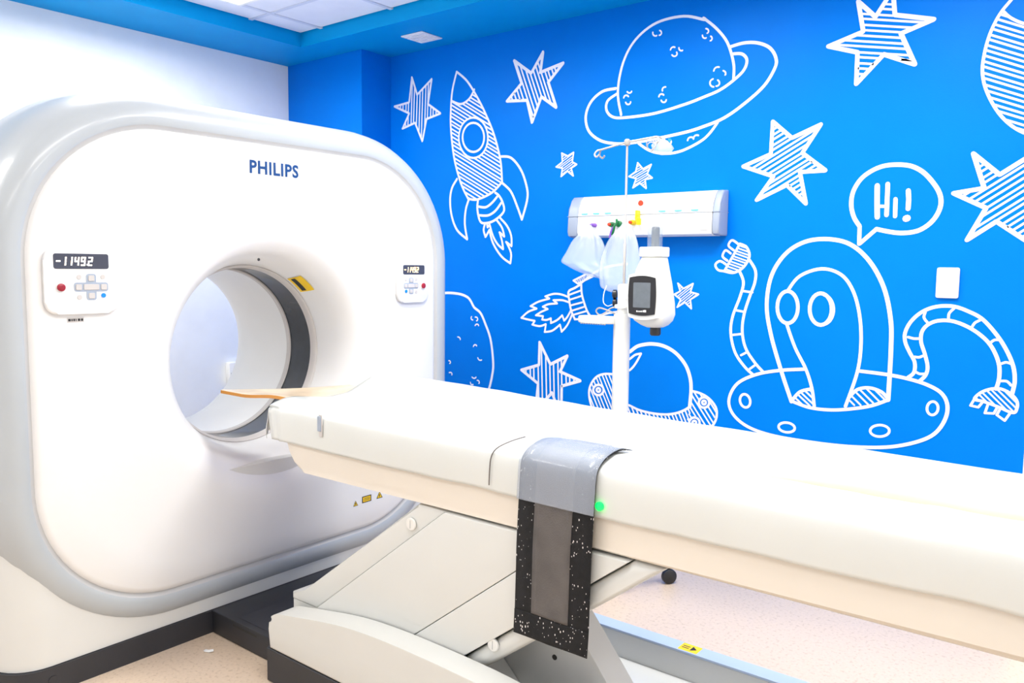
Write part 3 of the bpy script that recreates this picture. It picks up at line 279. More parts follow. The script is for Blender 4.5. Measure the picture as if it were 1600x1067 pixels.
('painted_alien', 'white line-drawn one-hump alien waving from a flying saucer', [[177,-12587,8235,-12648,8388,-12732,8598,-12831,8847,-12938,9120,-13044,9398,-13142,9663,-13236,9925,-13333,10198,-13429,10476,-13521,10753,-13605,11022,-13676,11275,-13737,11511,-13792,11734,-13837,11948,-13873,12158,-13898,12368,-13910,12584,-13910,12807,-13899,13035,-13877,13263,-13844,13486,-13798,13700,-13740,13900,-13668,14088,-13581,14268,-13483,14438,-13376,14597,-13262,14744,-13143,14876,-13020,14995,-12888,15101,-12750,15194,-12607,15275,-12460,15345,-12310,15403,-12155,15450,-11993,15485,-11828,15508,-11661,15521,-11495,15524,-11331,15518,-11168,15504,-11003,15482,-10839,15451,-10677,15409,-10520,15353,-10369,15282,-10223,15195,-10080,15094,-9942,14980,-9808,14854,-9679,14717,-9557,14571,-9439,14413,-9324,14241,-9215,14058,-9112,13868,-9017,13673,-8933,13474,-8858,13270,-8793,13055,-8735,12835,-8685,12614,-8642,12395,-8605,12183,-8577,11989,-8557,11813,-8545,11638,-8537,11452,-8531,11237,-8526,10980,-8521,10645,-8520,10238,-8521,9802,-8523,9381,-8526,9021,-8527,8768],[140,-12965,13245,-12914,13321,-12849,13428,-12769,13552,-12676,13681,-12571,13801,-12456,13899,-12323,13979,-12172,14054,-12010,14119,-11844,14172,-11681,14209,-11528,14228,-11381,14226,-11235,14208,-11091,14174,-10953,14127,-10824,14068,-10705,13999,-10598,13918,-10500,13824,-10410,13719,-10327,13602,-10250,13476,-10178,13341,-10110,13195,-10048,13037,-9991,12869,-9940,12694,-9894,12512,-9854,12327,-9819,12135,-9789,11935,-9765,11728,-9746,11519,-9733,11309,-9726,11101,-9725,10898,-9727,10698,-9736,10497,-9752,10292,-9777,10078,-9813,9853,-9869,9594,-9944,9300,-10029,8997,-10113,8711,-10186,8466,-10236,8291],[141,-12955,11732,-12910,11617,-12849,11458,-12776,11271,-12695,11071,-12612,10874,-12531,10695,-12447,10532,-12355,10373,-12261,10216,-12169,10062,-12083,9911,-12008,9763,-11943,9618,-11885,9477,-11834,9338,-11787,9201,-11745,9065,-11706,8929,-11672,8785,-11642,8632,-11617,8480,-11596,8340,-11579,8221,-11565,8135],[141,-12588,8257,-12500,8233,-12381,8197,-12239,8156,-12084,8115,-11926,8080,-11773,8057,-11623,8044,-11468,8037,-11309,8036,-11149,8040,-10990,8049,-10834,8061,-10680,8078,-10526,8101,-10373,8128,-10222,8158,-10075,8189,-9933,8222,-9795,8255,-9661,8289,-9530,8325,-9402,8364,-9279,8405,-9160,8448,-9039,8500,-8915,8560,-8794,8623,-8685,8682,-8593,8732,-8527,8768],[141,-12588,8257,-12551,8310,-12501,8385,-12441,8473,-12374,8563,-12303,8646,-12229,8712,-12145,8762,-12047,8804,-11944,8838,-11847,8867,-11764,8889,-11705,8908],[135,-10105,8696,-10071,8740,-10025,8804,-9970,8879,-9909,8955,-9843,9023,-9776,9076,-9704,9114,-9626,9145,-9544,9169,-9460,9186,-9376,9196,-9293,9199,-9210,9194,-9124,9181,-9037,9161,-8954,9136,-8876,9107,-8807,9074,-8746,9034,-8689,8983,-8638,8928,-8593,8875,-8556,8830,-8528,8798],[161,-12481,12509,-12485,12349,-12513,12195,-12562,12057,-12630,11939,-12714,11848,-12810,11790,-12913,11766,-13018,11779,-13119,11828,-13213,11910,-13292,12022,-13354,12157,-13396,12310,-13415,12472,-13409,12634,-13381,12789,-13330,12929,-13260,13046,-13175,13135,-13078,13192,-12975,13213,-12870,13198,-12770,13147,-12678,13064,-12600,12953,-12540,12819,-12499,12668,-12481,12509],[163,-11008,12484,-11013,12330,-11040,12183,-11090,12049,-11160,11936,-11245,11849,-11343,11792,-11447,11769,-11554,11781,-11657,11827,-11752,11906,-11833,12013,-11897,12143,-11939,12289,-11958,12445,-11953,12601,-11924,12750,-11872,12885,-11801,12998,-11714,13084,-11615,13138,-11510,13158,-11404,13144,-11302,13096,-11209,13017,-11130,12910,-11068,12781,-11027,12637,-11008,12484],[137,-11353,13090,-11306,13077,-11261,13058,-11217,13033,-11175,13002,-11135,12965,-11098,12924,-11064,12878,-11034,12827,-11007,12773,-10984,12716,-10966,12656,-10951,12594,-10941,12530,-10936,12466,-10935,12402,-10939,12338,-10948,12275,-10961,12213,-10979,12154,-11000,12098,-11026,12045,-11056,11996,-11089,11951,-11125,11912,-11164,11877,-11206,11848,-11249,11825,-11294,11808],[77,-11819,8865,-11676,8746],[77,-12010,8794,-11628,8478],[77,-12212,8718,-11576,8195],[77,-12320,8597,-11753,8132],[78,-12444,8440,-12061,8128],[78,-12542,8315,-12415,8211],[73,-9073,9142,-8641,8745],[73,-9422,9166,-8853,8646],[74,-9691,9098,-9079,8541],[74,-9841,8962,-9280,8455],[74,-9967,8740,-9607,8417],[74,-10067,8564,-9869,8387],[146,-12008,9763,-12130,9748,-12299,9728,-12501,9704,-12720,9676,-12938,9644,-13140,9609,-13329,9571,-13520,9530,-13710,9486,-13898,9437,-14080,9382,-14254,9319,-14425,9249,-14593,9173,-14756,9091,-14909,9002,-15047,8905,-15167,8801,-15270,8684,-15358,8554,-15432,8417,-15490,8278,-15531,8141,-15555,8014,-15562,7893,-15551,7776,-15523,7662,-15480,7552,-15422,7447,-15350,7345,-15264,7247,-15162,7152,-15045,7062,-14915,6977,-14773,6899,-14620,6830,-14456,6770,-14283,6717,-14098,6671,-13900,6632,-13688,6598,-13460,6569,-13213,6546,-12948,6529,-12671,6518,-12386,6511,-12098,6507,-11811,6505,-11521,6504,-11224,6506,-10924,6510,-10626,6518,-10335,6531,-10053,6548,-9777,6571,-9503,6598,-9234,6629,-8975,6664,-8730,6704,-8501,6749,-8288,6800,-8088,6856,-7899,6917,-7723,6981,-7558,7047,-7404,7115,-7262,7183,-7131,7252,-7011,7323,-6901,7398,-6801,7478,-6709,7565,-6627,7661,-6554,7766,-6489,7877,-6434,7989,-6387,8100,-6349,8207,-6319,8310,-6297,8414,-6284,8516,-6279,8616,-6283,8712,-6294,8803,-6314,8889,-6342,8973,-6378,9053,-6423,9129,-6476,9200,-6537,9266,-6608,9325,-6689,9379,-6779,9428,-6875,9473,-6977,9515,-7082,9555,-7192,9592,-7308,9625,-7429,9655,-7555,9683,-7684,9708,-7814,9732,-7945,9754,-8079,9774,-8215,9792,-8356,9807,-8502,9822,-8656,9835,-8831,9846,-9030,9856,-9236,9865,-9431,9872,-9597,9878,-9716,9882],[117,-14527,8111,-14511,8043,-14508,7973,-14518,7907,-14539,7846,-14572,7794,-14614,7753,-14664,7726,-14718,7713,-14775,7716,-14831,7735,-14883,7767,-14930,7813,-14968,7870,-14995,7934,-15011,8002,-15014,8072,-15004,8139,-14982,8200,-14949,8253,-14907,8293,-14857,8320,-14802,8332,-14745,8328,-14690,8310,-14637,8276,-14591,8230,-14554,8174,-14527,8111],[113,-12386,7020,-12400,6971,-12432,6924,-12479,6883,-12541,6848,-12613,6822,-12693,6806,-12776,6800,-12858,6806,-12935,6823,-13003,6850,-13059,6886,-13100,6928,-13123,6976,-13127,7026,-13113,7075,-13081,7122,-13032,7164,-12970,7199,-12897,7225,-12816,7240,-12733,7245,-12652,7239,-12575,7221,-12508,7194,-12453,7159,-12414,7116,-12391,7069,-12386,7020],[105,-8414,7461,-8420,7405,-8445,7350,-8488,7297,-8546,7250,-8616,7211,-8695,7181,-8779,7163,-8864,7157,-8946,7164,-9020,7183,-9082,7214,-9131,7255,-9162,7303,-9174,7357,-9167,7414,-9141,7470,-9098,7523,-9039,7570,-8968,7609,-8888,7638,-8803,7656,-8719,7661,-8638,7653,-8565,7633,-8503,7603,-8456,7562,-8426,7514,-8414,7461],[102,-6626,8604,-6635,8543,-6654,8485,-6682,8433,-6717,8391,-6758,8359,-6802,8340,-6847,8334,-6892,8343,-6933,8365,-6969,8399,-6998,8444,-7019,8498,-7030,8557,-7030,8620,-7021,8681,-7002,8739,-6974,8791,-6938,8834,-6897,8865,-6853,8884,-6808,8889,-6763,8880,-6722,8857,-6686,8823,-6658,8778,-6637,8725,-6627,8666,-6626,8604],[131,-15251,14044,-15226,13992,-15188,13921,-15145,13837,-15104,13743,-15072,13644,-15057,13546,-15060,13446,-15075,13343,-15100,13234,-15131,13120,-15168,12999,-15206,12871,-15252,12732,-15309,12581,-15370,12423,-15431,12263,-15484,12107,-15525,11958,-15554,11819,-15577,11687,-15593,11558,-15601,11429,-15600,11298,-15590,11160,-15570,11014,-15540,10860,-15501,10704,-15455,10550,-15402,10403,-15342,10267,-15273,10142,-15193,10024,-15106,9913,-15017,9809,-14929,9714,-14846,9627,-14764,9547,-14678,9474,-14593,9409,-14515,9353,-14450,9306,-14402,9271],[130,-14809,14602,-14772,14549,-14718,14476,-14655,14389,-14593,14295,-14539,14200,-14503,14109,-14485,14022,-14476,13934,-14476,13844,-14484,13752,-14498,13656,-14516,13557,-14541,13454,-14575,13347,-14615,13237,-14658,13123,-14702,13006,-14742,12886,-14781,12762,-14822,12632,-14864,12499,-14903,12364,-14938,12229,-14966,12096,-14988,11964,-15008,11833,-15023,11701,-15032,11569,-15034,11438,-15029,11307,-15016,11175,-14996,11042,-14970,10909,-14937,10778,-14895,10652,-14846,10530,-14786,10413,-14714,10299,-14635,10188,-14553,10083,-14470,9983,-14392,9890,-14313,9801,-14228,9715,-14143,9634,-14065,9562,-13999,9503,-13952,9458],[102,-15042,13156,-14601,13113],[103,-15359,12248,-14923,12188],[103,-15551,11072,-15000,11162],[103,-15043,10154,-14734,10336],[102,-14609,9534,-14330,9761],[118,-16022,14068,-15969,14057,-15897,14040,-15811,14021,-15719,14005,-15628,13999,-15544,14007,-15464,14029,-15382,14061,-15301,14103,-15223,14152,-15150,14207,-15085,14268,-15025,14339,-14966,14420,-14912,14509,-14867,14599,-14834,14687,-14816,14768,-14815,14845,-14830,14923,-14856,14999,-14890,15070,-14930,15133,-14971,15187,-15019,15231,-15080,15265,-15145,15292,-15209,15314,-15263,15331,-15302,15345],[111,-16022,14068,-15302,15345],[65,-15342,15273,-14931,15135],[66,-15410,15153,-14844,14964],[66,-15481,15026,-14815,14806],[66,-15543,14917,-14835,14684],[66,-15619,14782,-14894,14545],[66,-15679,14675,-14954,14439],[66,-15755,14541,-15046,14313],[66,-15820,14426,-15146,14211],[66,-15889,14303,-15287,14112],[66,-15962,14175,-15482,14024],[109,-15359,15323,-15396,15349,-15449,15389,-15511,15434,-15575,15476,-15635,15506,-15684,15515,-15726,15500,-15768,15466,-15805,15420,-15834,15367,-15851,15316,-15852,15271,-15829,15230,-15785,15186,-15728,15143,-15669,15104,-15617,15070,-15583,15046],[110,-15731,14901,-15762,14922,-15805,14955,-15856,14992,-15909,15025,-15959,15046,-15999,15048,-16033,15025,-16067,14983,-16097,14929,-16121,14870,-16133,14814,-16132,14767,-16110,14726,-16068,14686,-16017,14648,-15963,14614,-15916,14586,-15885,14565],[110,-15877,14340,-15918,14366,-15976,14405,-16045,14451,-16117,14493,-16186,14526,-16244,14541,-16295,14535,-16347,14514,-16394,14483,-16435,14446,-16465,14407,-16480,14369,-16479,14330,-16465,14285,-16440,14237,-16407,14192,-16368,14152,-16325,14121,-16272,14100,-16206,14087,-16134,14079,-16064,14075,-16004,14072,-15962,14069],[142,-7804,9787,-7779,9810,-7743,9839,-7701,9875,-7659,9917,-7622,9964,-7597,10016,-7582,10075,-7572,10142,-7568,10215,-7570,10290,-7578,10364,-7592,10435,-7615,10503,-7647,10570,-7686,10636,-7727,10703,-7767,10769,-7804,10836,-7838,10904,-7873,10971,-7908,11038,-7940,11106,-7968,11174,-7989,11242,-8005,11310,-8017,11378,-8025,11446,-8028,11515,-8023,11586,-8011,11659,-7990,11738,-7962,11820,-7927,11905,-7887,11989,-7841,12071,-7790,12148,-7734,12222,-7671,12296,-7603,12367,-7531,12434,-7456,12496,-7379,12551,-7300,12600,-7217,12643,-7130,12682,-7042,12715,-6952,12743,-6861,12765,-6769,12782,-6673,12794,-6577,12800,-6480,12801,-6385,12797,-6292,12788,-6203,12772,-6116,12750,-6031,12723,-5946,12692,-5861,12657,-5775,12620,-5690,12582,-5604,12544,-5518,12502,-5433,12455,-5347,12399,-5261,12332,-5172,12250,-5081,12157,-4990,12055,-4901,11949,-4816,11843,-4738,11741,-4666,11643,-4599,11544,-4535,11446,-4476,11347,-4420,11248,-4367,11150,-4316,11050,-4268,10950,-4224,10850,-4183,10750,-4148,10652,-4117,10555,-4093,10460,-4073,10365,-4059,10272,-4048,10180,-4041,10091,-4037,10003,-4039,9914,-4047,9820,-4059,9728,-4072,9644,-4083,9573,-4090,9522],[141,-7363,9679,-7339,9706,-7305,9742,-7265,9786,-7225,9834,-7189,9885,-7161,9937,-7140,9989,-7123,10044,-7109,10101,-7100,10162,-7097,10227,-7100,10298,-7111,10376,-7129,10462,-7153,10553,-7180,10644,-7208,10735,-7234,10820,-7261,10901,-7291,10980,-7322,11058,-7351,11134,-7376,11208,-7393,11282,-7404,11355,-7411,11428,-7413,11499,-7410,11568,-7402,11634,-7388,11696,-7368,11755,-7342,11811,-7311,11864,-7275,11913,-7235,11959,-7190,12002,-7141,12041,-7086,12078,-7027,12111,-6964,12140,-6898,12165,-6830,12185,-6758,12199,-6682,12210,-6603,12216,-6523,12218,-6442,12215,-6363,12208,-6286,12196,-6208,12179,-6130,12157,-6052,12132,-5974,12103,-5896,12071,-5818,12036,-5739,11998,-5660,11956,-5581,11911,-5505,11863,-5430,11812,-5356,11758,-5282,11699,-5209,11638,-5139,11574,-5074,11508,-5013,11442,-4959,11374,-4909,11304,-4863,11233,-4821,11160,-4782,11085,-4744,11009,-4709,10931,-4676,10849,-4646,10767,-4620,10683,-4598,10599,-4580,10515,-4568,10430,-4561,10342,-4558,10254,-4558,10168,-4561,10085,-4565,10008,-4574,9934,-4587,9860,-4602,9789,-4618,9725,-4632,9672,-4641,9633],[103,-7545,10051,-7527,10041,-7503,10028,-7475,10012,-7443,9997,-7411,9984,-7378,9976,-7343,9974,-7302,9977,-7260,9981,-7221,9987,-7188,9993,-7164,9996],[103,-7604,10661,-7586,10659,-7561,10657,-7531,10654,-7500,10652,-7469,10652,-7441,10656,-7414,10664,-7385,10676,-7357,10691,-7331,10705,-7310,10718,-7294,10727],[103,-7890,11458,-7866,11452,-7833,11444,-7794,11434,-7751,11425,-7709,11417,-7670,11412,-7631,11411,-7590,11413,-7548,11416,-7510,11420,-7478,11424,-7454,11426],[102,-7298,12525,-7305,12499,-7316,12463,-7329,12421,-7339,12375,-7344,12330,-7339,12288,-7320,12247,-7291,12204,-7255,12160,-7219,12120,-7188,12086,-7167,12062],[100,-6263,12714,-6283,12692,-6312,12662,-6346,12626,-6380,12586,-6410,12545,-6431,12505,-6442,12462,-6447,12412,-6448,12362,-6446,12314,-6443,12274,-6443,12245],[98,-5309,12301,-5330,12288,-5361,12271,-5398,12250,-5436,12227,-5471,12203,-5500,12178,-5523,12149,-5544,12117,-5562,12082,-5578,12049,-5590,12021,-5600,12002],[97,-4630,11551,-4649,11551,-4675,11553,-4706,11553,-4739,11553,-4771,11549,-4799,11540,-4826,11525,-4853,11503,-4879,11479,-4904,11454,-4924,11433,-4939,11418],[96,-4195,10660,-4213,10666,-4239,10675,-4269,10685,-4302,10695,-4335,10701,-4365,10702,-4394,10696,-4426,10684,-4457,10670,-4486,10654,-4511,10641,-4529,10632],[96,-4146,9824,-4162,9842,-4182,9867,-4207,9896,-4236,9925,-4266,9950,-4298,9967,-4334,9974,-4377,9974,-4422,9970,-4466,9964,-4502,9959,-4528,9956],[111,-5355,9156,-5350,9191,-5326,9237,-5289,9289,-5244,9343,-5194,9394,-5146,9437,-5098,9474,-5044,9510,-4987,9542,-4928,9570,-4869,9595,-4811,9615,-4755,9632,-4699,9645,-4642,9654,-4586,9658,-4529,9658,-4472,9650,-4413,9636,-4352,9615,-4291,9588,-4231,9558,-4176,9524,-4126,9490,-4082,9452,-4041,9411,-4003,9368,-3970,9323,-3943,9277,-3921,9232,-3906,9185,-3896,9137,-3892,9088,-3892,9040,-3897,8994,-3905,8953,-3913,8912,-3923,8871,-3936,8831,-3957,8799,-3989,8776,-4036,8768,-4103,8779,-4188,8805,-4284,8842,-4385,8884,-4485,8925,-4578,8958,-4666,8986,-4756,9012,-4844,9038,-4929,9061,-5008,9082,-5078,9100,-5143,9112,-5205,9117,-5261,9119,-5307,9124,-5340,9134,-5355,9156],[61,-4384,9626,-3896,9139],[61,-4631,9655,-3908,8936],[61,-4818,9613,-3981,8782],[61,-4960,9555,-4211,8814],[62,-5114,9462,-4614,8969],[62,-5218,9369,-4894,9051],[62,-5328,9235,-5207,9117],[93,-5355,9156,-5476,8882,-5203,8845,-5061,9074],[92,-4875,9009,-4963,8643,-4659,8664,-4552,8933],[91,-4452,8888,-4558,8619,-4280,8427,-4108,8760]]),
('painted_planet', 'white cratered planet outline half hidden behind the scanner', [[155,-35009,12108,-34938,12147,-34838,12203,-34720,12268,-34596,12335,-34474,12394,-34367,12439,-34277,12470,-34198,12492,-34122,12508,-34041,12519,-33949,12526,-33839,12532,-33702,12535,-33544,12534,-33376,12530,-33206,12522,-33046,12512,-32905,12498,-32781,12481,-32666,12460,-32560,12435,-32463,12409,-32374,12380,-32294,12350,-32225,12320,-32170,12290,-32123,12258,-32080,12223,-32037,12182,-31990,12134,-31942,12077,-31896,12011,-31851,11940,-31803,11867,-31749,11797,-31687,11733,-31614,11679,-31532,11634,-31444,11591,-31355,11544,-31269,11488,-31190,11417,-31118,11331,-31050,11233,-30985,11126,-30921,11012,-30857,10891,-30792,10766,-30723,10638,-30652,10507,-30581,10369,-30513,10223,-30450,10067,-30395,9898,-30347,9706,-30303,9491,-30264,9266,-30232,9042,-30206,8832,-30188,8649,-30177,8500,-30172,8377,-30174,8268,-30183,8161,-30201,8042,-30228,7900,-30264,7728,-30309,7537,-30363,7335,-30425,7129,-30496,6928,-30575,6740,-30674,6555,-30796,6363,-30926,6177,-31052,6006,-31160,5861,-31236,5756],[84,-31781,10977,-31826,10980,-31867,10993,-31900,11016,-31922,11045,-31931,11078,-31927,11112,-31909,11145,-31879,11172],[84,-31591,11158,-31535,11160,-31483,11149,-31441,11124,-31413,11089,-31403,11049,-31413,11007,-31440,10970,-31482,10941],[84,-31596,10652,-31580,10687,-31549,10716,-31508,10737,-31460,10746,-31413,10742,-31371,10726,-31340,10700,-31323,10666],[85,-32992,9883,-32952,9882,-32913,9876,-32877,9864,-32846,9847,-32820,9825,-32801,9800,-32789,9772,-32785,9742],[84,-31717,9396,-31710,9430,-31688,9461,-31653,9485,-31611,9500,-31566,9503,-31524,9494,-31489,9475,-31466,9447],[83,-31065,8635,-31112,8616,-31164,8607,-31215,8608,-31263,8619,-31304,8640,-31336,8668,-31356,8703,-31363,8742],[86,-33714,8376,-33674,8375,-33637,8363,-33609,8344,-33592,8317,-33588,8287,-33597,8257,-33619,8229,-33650,8207],[86,-33679,7640,-33637,7655,-33593,7662,-33549,7658,-33511,7644,-33481,7622,-33463,7593,-33458,7560,-33466,7527],[84,-31496,7563,-31524,7532,-31561,7507,-31605,7489,-31651,7480,-31698,7480,-31742,7490,-31779,7508,-31808,7534],[84,-31728,7098,-31768,7082,-31811,7076,-31853,7079,-31890,7092,-31918,7114,-31936,7142,-31941,7174,-31933,7207],[84,-31400,7382,-31359,7382,-31321,7374,-31288,7358,-31262,7335,-31246,7307,-31240,7277,-31245,7245,-31261,7214]]),
('painted_rocket', 'white rocket with jagged flame lying sideways behind the drip pole', [[110,-24937,12570,-25018,12595,-25135,12631,-25268,12667,-25397,12693,-25520,12708,-25645,12717,-25773,12717,-25904,12705,-26052,12675,-26213,12629,-26357,12582,-26459,12550],[113,-26459,12550,-26400,12527,-26315,12495,-26231,12463,-26173,12441],[112,-26173,12441,-26313,12406,-26517,12357,-26738,12299,-26932,12240,-27095,12171,-27250,12094,-27382,12022,-27475,11972],[114,-27475,11972,-27386,11947,-27256,11910,-27127,11874,-27039,11849],[114,-27039,11849,-27147,11816,-27303,11771,-27475,11713,-27630,11647,-27771,11559,-27911,11452,-28034,11351,-28119,11282],[115,-28119,11282,-28029,11267,-27900,11247,-27756,11224,-27623,11206,-27494,11191,-27360,11177,-27242,11166,-27160,11158],[114,-27160,11158,-27195,11113,-27246,11047,-27298,10981,-27333,10936],[114,-27333,10936,-27239,10921,-27104,10899,-26955,10881,-26821,10879,-26697,10903,-26572,10943,-26463,10986,-26388,11015],[113,-26388,11015,-26404,10925,-26427,10795,-26450,10664,-26466,10575],[113,-26466,10575,-26374,10587,-26241,10602,-26092,10629,-25951,10675,-25809,10756,-25659,10863,-25525,10967,-25432,11038],[111,-25432,11038,-25408,10960,-25373,10847,-25339,10734,-25315,10657],[111,-25315,10657,-25247,10722,-25149,10814,-25042,10924,-24947,11043,-24859,11189,-24772,11359,-24697,11517,-24644,11626],[110,-24873,12279,-24947,12300,-25053,12331,-25178,12361,-25307,12380,-25457,12383,-25629,12376,-25787,12366,-25898,12360],[112,-25898,12360,-25845,12325,-25769,12274,-25692,12224,-25640,12189],[111,-25640,12189,-25751,12180,-25913,12167,-26087,12149,-26236,12125,-26356,12090,-26466,12044,-26557,12001,-26622,11971],[113,-26622,11971,-26551,11948,-26447,11915,-26344,11882,-26274,11859],[112,-26274,11859,-26352,11829,-26464,11787,-26589,11737,-26704,11687,-26813,11631,-26926,11569,-27025,11512,-27094,11472],[114,-27094,11472,-26991,11467,-26839,11459,-26689,11452,-26586,11447],[113,-26586,11447,-26600,11407,-26619,11350,-26639,11293,-26652,11254],[113,-26652,11254,-26598,11250,-26519,11244,-26431,11242,-26349,11248,-26267,11269,-26180,11300,-26103,11332,-26050,11353],[112,-26050,11353,-26049,11300,-26047,11221,-26046,11142,-26045,11089],[112,-26045,11089,-25966,11122,-25854,11169,-25731,11225,-25622,11284,-25525,11353,-25430,11432,-25348,11505,-25291,11555],[111,-25291,11555,-25264,11498,-25225,11414,-25186,11330,-25160,11273],[111,-25160,11273,-25123,11309,-25070,11361,-25011,11422,-24956,11489,-24901,11568,-24843,11661,-24791,11746,-24755,11806],[125,-24094,13284,-24137,13261,-24197,13230,-24269,13192,-24346,13151,-24423,13110,-24495,13072,-24568,13040,-24647,13011,-24726,12982,-24799,12949,-24860,12909,-24901,12858,-24920,12794,-24921,12721,-24910,12640,-24890,12555,-24869,12468,-24850,12382,-24834,12295,-24816,12204,-24795,12111,-24772,12019,-24745,11928,-24715,11842,-24676,11754,-24629,11663,-24578,11575,-24529,11494,-24488,11426,-24458,11376],[125,-24094,13284,-24090,13227,-24086,13147,-24081,13053,-24073,12951,-24060,12847,-24042,12747,-24015,12649,-23982,12545,-23944,12439,-23904,12335,-23864,12237,-23827,12149,-23793,12070,-23759,11998,-23727,11932,-23693,11870,-23657,11811,-23618,11754,-23571,11696,-23517,11639,-23462,11585,-23409,11536,-23364,11495,-23332,11465],[110,-24458,11376,-23611,11451,-22325,11811,-21793,11900],[102,-24856,12689,-24126,12933],[102,-24826,12417,-24080,12645],[102,-24762,12113,-24008,12310],[101,-24673,11830,-23865,12080],[101,-24587,11608,-23740,11849],[101,-24600,13463,-23792,13823,-23354,13706,-24310,13299,-24600,13463],[50,-23414,13722,-23427,13675],[50,-23514,13749,-23549,13623],[50,-23620,13777,-23677,13568],[50,-23711,13801,-23788,13521],[50,-23831,13806,-23925,13463],[50,-23940,13757,-24034,13416],[50,-24076,13697,-24170,13359],[50,-24194,13644,-24287,13309],[50,-24320,13588,-24388,13343],[50,-24451,13529,-24488,13399],[109,-24089,13340,-23990,13410,-23852,13509,-23689,13623,-23516,13742,-23344,13852,-23188,13941,-23047,14009,-22912,14067,-22778,14117,-22642,14161,-22499,14200,-22346,14238,-22167,14273,-21965,14304,-21756,14332,-21560,14355,-21394,14373,-21277,14388]]),
